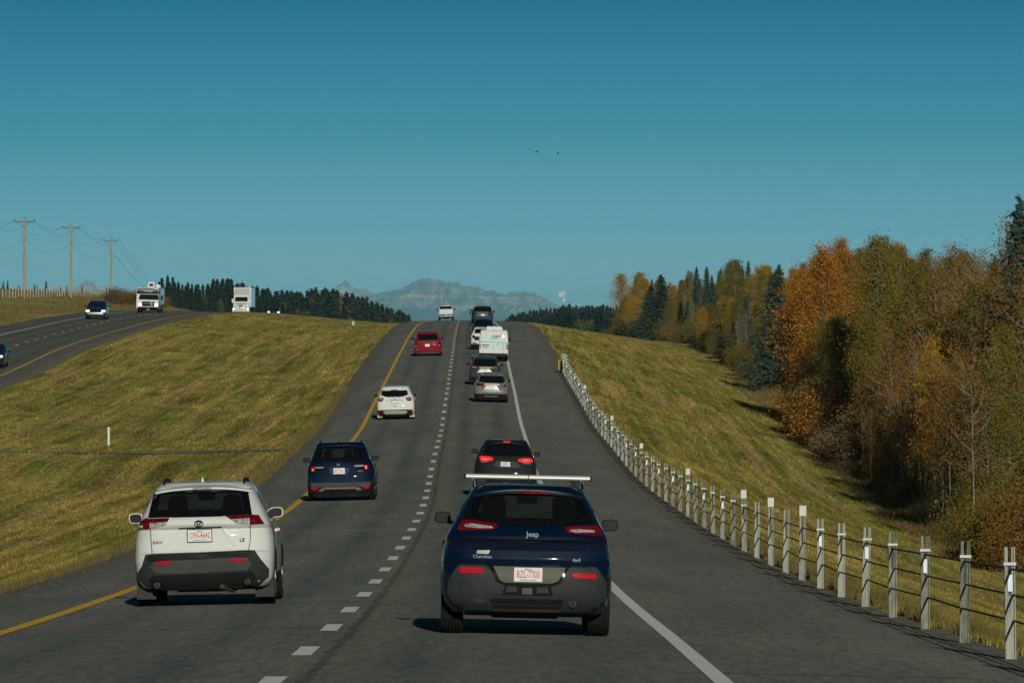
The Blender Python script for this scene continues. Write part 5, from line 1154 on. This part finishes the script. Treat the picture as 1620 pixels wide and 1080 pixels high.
# far spruce woods beyond the crest
LX = [190, 215, 240, 262, 270, 285, 300, 320, 340, 367, 390, 410, 430, 450, 470, 490, 505, 520, 545, 560, 580, 600, 615, 630, 645, 655]
LT = [470, 456, 445, 436, 434, 446, 444, 446, 440, 440, 449, 452, 454, 458, 456, 458, 452, 450, 456, 461, 468, 478, 484, 489, 493, 500]
def far(px, d, top, key, label, nm, group, wf=1.):
    X = (px - CX) * d / F; h = (HY - top) * d / F - terrain_z(X, d)
    if h > 3: plant(key, X, d, min(h, 17), nm, label, 'tree', group, wf)
LSEC = [(262, 'behind the motorhome'), (310, 'right of the motorhome'), (362, 'left of the semi truck'), (400, 'behind the semi truck'), (450, 'behind the dark car'), (500, 'below its highest tops'), (550, 'below the left mountain'), (600, 'above the tiny marker'), (999, 'at its low right end')]
for row in range(4):
    px = 196. + row * 2
    while px < 652:
        d = float(np.interp(px, [190, 420, 650], [1160, 1350, 2050])) + row * 45 - 60; top = float(np.interp(px, LX, LT)) + float(abs(PL.normal(0, 4))) + (24, 13, 6, 2)[row] * (1 if px < 600 else .45)
        u = PL.uniform(); yb = (px < 262 and u < .8) or u < .09
        if yb: far(px, d, top + 8, 'farbroad' if u < .05 or px < 262 else 'fargreen', 'rounded yellow green tree among the dark spruces left of the road crest', 'broadleaf_tree', 'broadleaf trees of the far left wood', 1.1)
        else: far(px, d, top, 'farspruce', 'dark spruce, ' + ('front', 'second', 'third', 'rear')[row] + ' row of the far left wood, ' + next(t for a, t in LSEC if px < a), 'spruce_tree', 'spruces of the far left wood', float(PL.uniform(1.0, 1.5)) * (1.7, 1.6, 1.5, 1.3)[row])
        px += float(PL.uniform(6, 9.5)) * (1 if row else 1.2)
RX_ = [800, 812, 826, 840, 856, 872, 888, 905, 925, 950, 985]; RT = [502, 497, 494, 492, 489, 487, 484, 482, 484, 483, 482]
for row in range(3):
    px = 797. + row * 2
    while px < 990:
        d = float(np.interp(px, [800, 980], [2000, 1800])) + row * 40 - 60; top = float(np.interp(px, RX_, RT)) + float(abs(PL.normal(0, 2.6))) + (9, 4, 0)[row]
        if 915 < px < 935 and row == 0 and PL.uniform() < .5: far(px, d - 250, 506, 'fargreen', 'yellowish round tree before the far wood right of the crest', 'broadleaf_tree', 'yellow trees before the far right wood')
        else: far(px, d, top, 'farspruce', 'dark spruce, ' + ('front', 'second', 'rear')[row] + ' row of the far right wood, ' + ('left of the radio mast' if px < 880 else 'near the radio mast' if px < 905 else 'right of the radio mast'), 'spruce_tree', 'spruces of the far right wood', float(PL.uniform(1.2, 1.9)))
        px += float(PL.uniform(4.0, 6.5))
# lone spruces on the skyline behind the wooden fence
for px, top, d in ((5, 445, 1250), (12, 444, 1260), (30, 452, 1280), (54, 449, 1230), (58, 451, 1250), (73, 444, 1240), (96, 458, 1240), (124, 455, 1260), (130, 452, 1260), (168, 454, 1280)):
    X = (px - CX) * d / F; h = max(2.6, (HY - top) * d / F - terrain_z(X, d)); plant('farspruce', X, d, h, 'spruce_tree', 'small lone spruce on the skyline behind the wooden fence', 'tree', 'lone spruces on the left skyline', 1.2)
for i in range(16):
    px = 178 + i * 5; d = 930 + (i * 53) % 90; X = (px - CX) * d / F
    plant(('b_brown', 'b_rust', 'b_olive')[i % 3], X, d, float(PL.uniform(1.5, 2.9)), 'bush', 'brown autumn bush on the bank behind the motorhome', 'bush', 'brown bushes behind the motorhome', 1.5)

# ---- grass: blades on the ground the camera can see
def blades(name, pts, hmin, hmax, seed, mat, wd=.010):
    rng = np.random.default_rng(seed); n = len(pts); P = np.array(pts); h = rng.uniform(hmin, hmax, n) * P[:, 3]
    a = rng.uniform(0, math.pi, n); dx = np.cos(a) * wd * P[:, 4]; dy = np.sin(a) * wd * P[:, 4]; lx = rng.normal(0, .35, n) * h; ly = rng.normal(0, .35, n) * h
    V = np.stack([np.stack([P[:, 0] - dx, P[:, 1] - dy, P[:, 2] - .03], 1), np.stack([P[:, 0] + dx, P[:, 1] + dy, P[:, 2] - .03], 1), np.stack([P[:, 0] + lx, P[:, 1] + ly, P[:, 2] + h], 1)], 1).reshape(-1, 3)
    o = np_mesh(name, V, np.arange(3 * n).reshape(n, 3), mat); return o
M['blade_dry'] = leaf_mat('tall_dry_grass', [(.06, .045, .018), (.13, .10, .035), (.21, .165, .06), (.09, .08, .025)], .2)
def zrow(xs, ds):
    ds_r = np.round(ds * 2) / 2; out = np.empty(len(xs))
    for dd_ in np.unique(ds_r):
        i = ds_r == dd_; out[i] = terrain_row(dd_, xs[i])
    return out
def scatter(n, d0, d1, side, rng):
    dd_ = d0 * (d1 / d0) ** rng.uniform(size=n)          # density falls with distance
    if side < 0: hi = Xc(dd_) - 5.75 + rng.normal(0, .12, n); lo = np.maximum(-.094 * dd_, -31.5)
    else: lo = Xc(dd_) + 7.7 + rng.normal(0, .08, n); hi = np.minimum(.094 * dd_, xt_f(dd_) + 4)
    ok = hi > lo + .1; dd_, lo, hi = dd_[ok], lo[ok], hi[ok]; x = lo + (hi - lo) * rng.uniform(size=len(lo))
    z = zrow(x, dd_); sc_ = np.clip(dd_ / 150, .6, 3.2)
    pat = .55 + .5 * np.clip(hnoise(x * 1.3, dd_ * .35, 1.6, 3) + .4, 0, 1.3)
    return np.stack([x, dd_, z, pat * np.clip(dd_ / 200, .8, 1.4), sc_], 1)
rg = np.random.default_rng(99)
P_ = np.concatenate([scatter(150000, 64, 640, -1, rg), scatter(150000, 56, 640, 1, rg)])
tag(blades('grass', P_, .03, .13, 1, M['blade'], .012), kind='stuff')
# taller unmown fringe beside the shoulder gravel and under the barrier, and along the foot of the wood
n = 26000; dd_ = 52 * (300 / 52) ** rg.uniform(size=n); x = Xc(dd_) + 7.62 + np.abs(rg.normal(0, .16, n)); clump = np.clip(np.sin(dd_ * 1.9) + np.sin(dd_ * .73 + 1) + .5, .1, 2) * .6
A = np.stack([x, dd_, zrow(x, dd_), clump, np.clip(dd_ / 120, .6, 2.5)], 1)
n = 26000; dd_ = 64 * (330 / 64) ** rg.uniform(size=n); x = Xc(dd_) - 5.75 - np.abs(rg.normal(0, .3, n)); B = np.stack([x, dd_, zrow(x, dd_), np.full(n, .9), np.clip(dd_ / 120, .6, 2.5)], 1)
n = 40000; dd_ = 205 * (520 / 205) ** rg.uniform(size=n); x = xt_f(dd_) + rg.uniform(-.3, 4.5, n) ** 1.0; Cc = np.stack([x, dd_, zrow(x, dd_), np.full(n, 3.0) * np.clip((x - xt_f(dd_)) / 1.5, .4, 1.2), np.full(n, 3.)], 1)
n = 60000; dd_ = rg.uniform(440, 1150, n); x = np.where(rg.uniform(size=n) < .5, rg.uniform(-58, -45.8, n), rg.uniform(-110, -50, n)); Bk = np.stack([x, dd_, zrow(x, dd_), 2.2 * np.clip(.5 + hnoise(x, dd_ * .3, 3., 4), .1, 1.5), np.full(n, 4.)], 1)
tag(blades('tall_grass', np.concatenate([A, B, Cc, Bk]), .10, .30, 2, M['blade_dry'], .009), kind='stuff')

# ---------------------------------------------------------------- cable barrier
M['galv'] = pmat('galvanised_steel', (.25, .27, .23), .6, .0, spec=.12, var=.2, vscale=8)
def dirty_galv():
    m, n, l, b = newmat('dirty_galvanised_steel'); g = NG(m); p = n.new('ShaderNodeNewGeometry').outputs['Position']; oi_ = n.new('ShaderNodeObjectInfo').outputs['Random']
    f = g.noise(g.mapping(p, (9, 9, 2.2)), 1, 6, .75); c = g.ramp(g.math('ADD', g.math('MULTIPLY', f, .8), g.math('MULTIPLY', oi_, .2)), (.34, (.11, .11, .085)), (.50, (.23, .245, .205)), (.66, (.31, .33, .29)))
    l.new(c, b.inputs['Base Color']); b.inputs['Roughness'].default_value = .65; b.inputs['Specular IOR Level'].default_value = .12; return m
M['galv'] = dirty_galv()
M['cable'] = pmat('steel_cable', (.035, .035, .035), .6, .3)
M['slot'] = pmat('slot_dark_grey', (.05, .055, .06), .7)  # dark grey shared by slot straps, post bands and antenna frame
M['refl'] = pmat('reflector_white', (.62, .72, .74), .35)
M['band'] = pmat('white_plastic_band', (.50, .52, .47), .4)
def barrier():
    root = empty('cable_barrier', (5, 55, terrain_z(5, 55))); tag(root, 'three cable road barrier on slotted steel posts along the right shoulder', 'cable barrier')
    inv = Matrix.Translation(-root.location); N = 54; base = []
    fo = tab((40, 7.05), (58, 7.08), (90, 7.25), (112, 7.36), (172, 7.44), (260, 7.36), (370, 7.2), (500, 7.2)); fx = lambda d: float(Xc(d)) + float(fo(d))
    ds = [57.9 - 12 + 5.95 * k for k in range(N)]
    W2 = .054; tall = {9, 11, 13, 19, 26, 33, 42}
    rnd = random.Random(3)
    for k, d in enumerate(ds):
        x = fx(d); z = float(Zr(d)) - CROWN * float(fo(d)) - .012; base.append((x, d, z)); i = k - 2
        ln = rnd.gauss(0, .014); b = MB()
        H = 1.15
        # channel: back web, two lips, open slot in the upper third
        def bx(x0, x1, y0, y1, z0, z1): b.box(x0, x1, y0, y1, z0, z1)
        bx(-W2, W2, .0, .012, -.3, .70)
        bx(-W2, -W2 + .014, -.035, .0, -.3, H); bx(W2 - .014, W2, -.035, .0, -.3, H)
        bx(-W2, -W2 + .036, 0, .012, .70, H); bx(W2 - .036, W2, 0, .012, .70, H)
        Mx = Matrix.Translation((x, d, z)) @ Matrix.Rotation(ln, 4, 'Y')
        b.v = [tuple(inv @ (Mx @ Vector(v))) for v in b.v]
        o = b.build('post', M['galv'], root)
        def sub(name, m, *boxes):
            q = MB()
            for bb in boxes: q.box(*bb)
            q.v = [tuple(inv @ (Mx @ Vector(v))) for v in q.v]; q.build(name, m, o)
        sub('slot_strap', M['slot'], (-W2 + .040, W2 - .040, -.004, .016, .66, .95))
        if i < 7 or i > 10: sub('post_band', M['band'], (-W2 - .010, W2 + .010, -.045, .022, .965, .995))
        if (i <= 6 and i % 2 == 0) or (i > 11 and i % 2 == 1): sub('reflector', M['refl'], (-W2 + .03, W2 - .03, -.030, -.010, .70, .87))
        if k in tall: sub('delineator', M['band'], (-W2 - .006, W2 + .006, -.05, .01, H - .02, H + .16))
    for j, (h, r0) in enumerate(((.925, .0125), (.665, .0125), (.40, .0125))):
        pts = []
        for k, (x, d, z) in enumerate(base):
            s = (.02 if j == 1 else (-.03 if k % 2 else .03)) if j else 0.0
            pts.append(inv @ Vector((x + s, d + (-.05 if j == 1 else -.045 if k % 2 else .03), z + h)))
        b = MB(); b.tube([tuple(p) for p in pts], r0, 6); b.build('cable', M['cable'], root, fix=False)
    x, d, z = base[-1]
    b = MB(); pts = [inv @ Vector(p) for p in ((x, d, z + .92), (x + .05, d + 3.5, z + .55), (x + .1, d + 7.5, z + .05))]; b.tube([tuple(p) for p in pts], .02, 6); b.build('cable', M['cable'], root)
    b = MB(); b.box(-.11, .13, .6, 1.0, -.1, 1.25); b.v = [tuple(inv @ (Vector(v) + Vector((x, d, z)))) for v in b.v]; b.build('anchor_cabinet', M['galv'], root)
    return base[-1]
bx_, bd_, bz_ = barrier()
def sign(d):
    x = (887.5 - CX) * d / F; z = terrain_z(x, d); root = empty('hazard_marker', (x, d, z)); tag(root, 'black and yellow striped hazard board at the far end of the cable barrier', 'road sign')
    b = MB(); b.box(-.17, .17, -.01, .01, .30, .98); b.build('board', pmat('sign_yellow', (.75, .44, .008), .5, spec=.05), root)
    st = MB()
    for k in range(-3, 8):
        z0 = .30 + k * .145; P_ = [(-.165, z0), (.165, z0 + .20), (.165, z0 + .275), (-.165, z0 + .075)]
        bm = bmesh.new(); f = bm.faces.new([bm.verts.new((a, -.0125, c)) for a, c in P_])
        for co, no in (((0, 0, .975), (0, 0, 1)), ((0, 0, .305), (0, 0, -1))):
            bmesh.ops.bisect_plane(bm, geom=bm.verts[:] + bm.edges[:] + bm.faces[:], plane_co=co, plane_no=no, clear_outer=True)
        if bm.faces:
            f = list(bm.faces)[0]; st.add([v.co[:] for v in f.verts], [tuple(range(len(f.verts)))])
        bm.free()
    st.build('stripe', pmat('sign_black', (.012, .012, .012), .4), root, fix=False)
    b = MB(); b.box(-.03, .03, .012, .05, -.3, .95); b.build('post', M['galv'], root)
    x2 = (896.5 - CX) * d / F; r2 = empty('delineator_post', (x2, d + 2, terrain_z(x2, d + 2))); tag(r2, 'tall black and white banded post behind the striped hazard board', 'road post')
    b = MB(); b.tube([(0, 0, -.2), (0, 0, .75)], .045, 8); b.build('post', M['band'], r2)
    for k, (z0, z1, mt) in enumerate(((.75, .84, 'slot'), (.84, .96, 'band'), (.96, 1.05, 'slot'), (1.05, 1.17, 'band'), (1.17, 1.23, 'slot'))):
        b = MB(); b.tube([(0, 0, z0), (0, 0, z1)], .05, 8); b.build('band', M[mt], r2)
sign(bd_ + 1.2)

# ---------------------------------------------------------------- small posts on the verges
def post(px, d, h, wd, name, label, cat, mat, group=None, ybase=None):
    X = (px - CX) * d / F; b = MB(); b.box(-wd / 2, wd / 2, -.02, .02, -.25, h); b.box(-wd / 2 - .004, wd / 2 + .004, -.026, .024, h - .10, h - .02)
    o = b.build(name, mat, None); o.location = (X, d, terrain_z(X, d)); tag(o, label, cat, group); return o
post(172, 252, .84, .10, 'marker_post', 'white flat marker post standing in the median grass near the gravel track', 'marker post', M['band'])
post(559, 640, .42, .28, 'marker_post', 'tiny white marker far up the median against the dark spruces', 'marker post', M['cream'])
M['oldwood'] = pmat('weathered_wood', (.34, .32, .27), .9, var=.3, vscale=5)
for px, d, h, w_, lb in ((1480, 255, .75, .12, 'left thinner stump of the weathered posts before the right wood'), (1499, 246, 1.25, .16, 'tallest and thickest weathered post before the right wood'), (1508, 250, .7, .12, 'short grey post just right of the thick weathered one'), (1521, 252, .6, .12, 'rightmost short weathered post before the right wood')):
    o = post(px, d, h, w_, 'wooden_post', lb, 'wooden post', M['oldwood']); o.location.z += .25

# ---------------------------------------------------------------- power line on the left
M['pole'] = pmat('pine_pole', (.36, .23, .10), .85, var=.25, vscale=2)
M['arm'] = pmat('crossarm_wood', (.12, .10, .07), .9)
M['insul'] = pmat('insulator', (.05, .05, .05), .4)
PT = []
def pole(px, d, topy, basey, label, hid=False):
    X = (px - CX) * d / F; zt = (HY - topy) * d / F; zb = terrain_z(X, d); root = empty('utility_pole', (X, d, zb)); tag(root, label, 'utility pole'); h = zt - zb
    b = MB(); b.tube([(0, 0, -1), (0, 0, h * .5), (.02, 0, h)], [.19, .165, .13], 10); b.build('pole', M['pole'], root, smooth=40)
    za = h - .45; b = MB(); b.box(-1.55, 1.55, -.06, .06, za - .07, za + .07); b.tube([(-.8, -.03, za - .05), (0, -.1, za - .8)], .03, 5); b.tube([(.8, -.03, za - .05), (0, -.1, za - .8)], .03, 5); b.build('crossarm', M['arm'], root)
    for xx in (-1.5, 0, 1.5):
        z0 = za + .07 if xx else h; b = MB(); b.lathe_x([(0, .02)], 6) if False else b.tube([(xx, 0, z0), (xx, 0, z0 + .12), (xx, 0, z0 + .14), (xx, 0, z0 + .30)], [.03, .03, .08, .05], 8); b.build('insulator', M['insul'], root)
    PT.append([Vector((X - 1.5, d, zb + za + .33)), Vector((X, d, zb + h + .26)), Vector((X + 1.5, d, zb + za + .33)), Vector((X + .1, d, zb + h * .77))])
    return root
pole(-62, 745, 335, 470, 'wooden power pole outside the left edge of the photo')
pole(38.5, 850, 346, 470, 'leftmost and tallest wooden power pole in view on the left bank')
pole(112.5, 960, 356, 465, 'middle one of the three wooden power poles on the left bank')
pole(176, 1100, 377, 467, 'rightmost of the three wooden power poles, left of the motorhome')
pole(246, 1290, 462, 480, 'power pole hidden behind the motorhome with its crossarm at roof height')
M['wire'] = pmat('wire', (.03, .04, .045), .7)
for j, (sag, lb) in enumerate(((2.0, 'left power wire carried on the crossarm ends of the poles'), (1.3, 'top power wire carried on the pole tips'), (2.0, 'right power wire carried on the crossarm ends of the poles'), (2.2, 'low wire strung beneath the crossarms of the poles'))):
    b = MB(); pts = []
    for a, c in zip(PT[:-1], PT[1:]):
        sg = sag * (1 if c is not PT[-1] else .35)
        for k in range(18):
            t = k / 18; p = a[j].lerp(c[j], t); p.z -= sg * 4 * t * (1 - t); pts.append(tuple(p))
    pts.append(tuple(PT[-1][j])); b.tube(pts, .014, 4); o = b.build('power_wire', M['wire'], None, fix=False); tag(o, lb, 'power wire')

# wooden fence on the left bank
def fence():
    root = empty('wooden_fence', (-78, 900, terrain_z(-78, 900))); tag(root, 'long wooden post fence along the top of the left bank', 'fence'); inv = -root.location; q = random.Random(4); prev = []
    for k in range(46):
        d = 838 + k * 6.2; X = -75.0 - (d - 838) * .012; z = terrain_z(X, d); h = 1.30 + q.uniform(-.12, .14)
        b = MB(); b.tube([Vector((X, d, z - .3)) + inv, Vector((X + q.uniform(-.05, .05), d, z + h)) + inv], [.11, .10], 7); b.build('post', M['oldwood'], root); prev.append((X, d, z))
    for hh in (.35, .75, 1.1):
        b = MB(); b.tube([tuple(Vector((x, d, z + hh)) + inv) for x, d, z in prev], .012, 4); b.build('fence_wire', M['wire'], root, fix=False)
fence()
# mast over the far right wood
def mast():
    d = 1950; X = (890 - CX) * d / F; zt = (HY - 461) * d / F; zb = terrain_z(X, d); root = empty('cell_tower', (X, d, zb)); tag(root, 'pale radio mast with antenna panels above the far right wood', 'radio mast'); h = zt - zb
    st = pmat('mast_steel', (.30, .34, .34), .6, .2); b = MB()
    for a in (0, 2.1, 4.2): b.tube([(math.cos(a) * .55, math.sin(a) * .55, 0), (math.cos(a) * .28, math.sin(a) * .28, h - .5)], .07, 5)
    for k in range(24):
        z0 = h * k / 24; r0 = .55 - .27 * k / 24
        for j in range(3):
            a0, a1 = 2.1 * j, 2.1 * (j + 1); b.tube([(math.cos(a0) * r0, math.sin(a0) * r0, z0), (math.cos(a1) * r0, math.sin(a1) * r0, z0 + h / 24)], .035, 4)
    b.build('lattice', st, root, fix=False)
    for x, z0, z1 in ((-.75, 2.0, .2), (-.15, 1.9, -.1), (.55, 1.9, .0), (-1.0, 1.8, .2)):
        b = MB(); b.box(x - .17, x + .17, -.5, -.3, h - z0, h - z1); b.build('antenna_panel', M['band'], root)
    b = MB(); b.tube([(.55, -.45, h - 2.9), (.55, -.2, h - 2.9)], .42, 12); b.build('dish', M['band'], root)
    b = MB(); b.tube([(-1.1, -.35, h - 1.2), (1.1, -.35, h - 1.2)], .05, 5); b.tube([(-.5, -.35, h - .6), (.5, -.35, h - .6)], .05, 5); b.build('antenna_frame', M['slot'], root)
mast()
# three birds far up in the sky
bm_ = pmat('bird_feathers', (.02, .02, .02), .8)
for px, py, sp, ro, lb in ((838.5, 236.5, .19, .3, 'leftmost of the three birds flying in the clear sky'), (849.5, 240.5, .22, 1.2, 'middle bird just below the leftmost one in the clear sky'), (883, 243, .19, 2.0, 'rightmost bird, apart from the other two in the sky')):
    d = 620; b = MB(); b.tube([(0, -.16, 0), (0, -.08, .01), (0, .04, .01), (0, .13, .02), (0, .18, .0)], [.015, .05, .06, .035, .01], 7)
    for s_ in (-1, 1): b.add([(0, .06, .02), (s_ * sp * .55, .05, .13), (s_ * sp, -.02, .08), (s_ * sp * .5, -.07, .10), (0, -.07, .02), (0, .0, .035)], [(0, 1, 3, 4), (1, 2, 3), (0, 5, 1), (5, 4, 3)])
    o = b.build('bird', bm_, None); o.location = ((px - CX) * d / F, d, (HY - py) * d / F); o.rotation_euler = (0, 0, ro); tag(o, lb, 'bird')
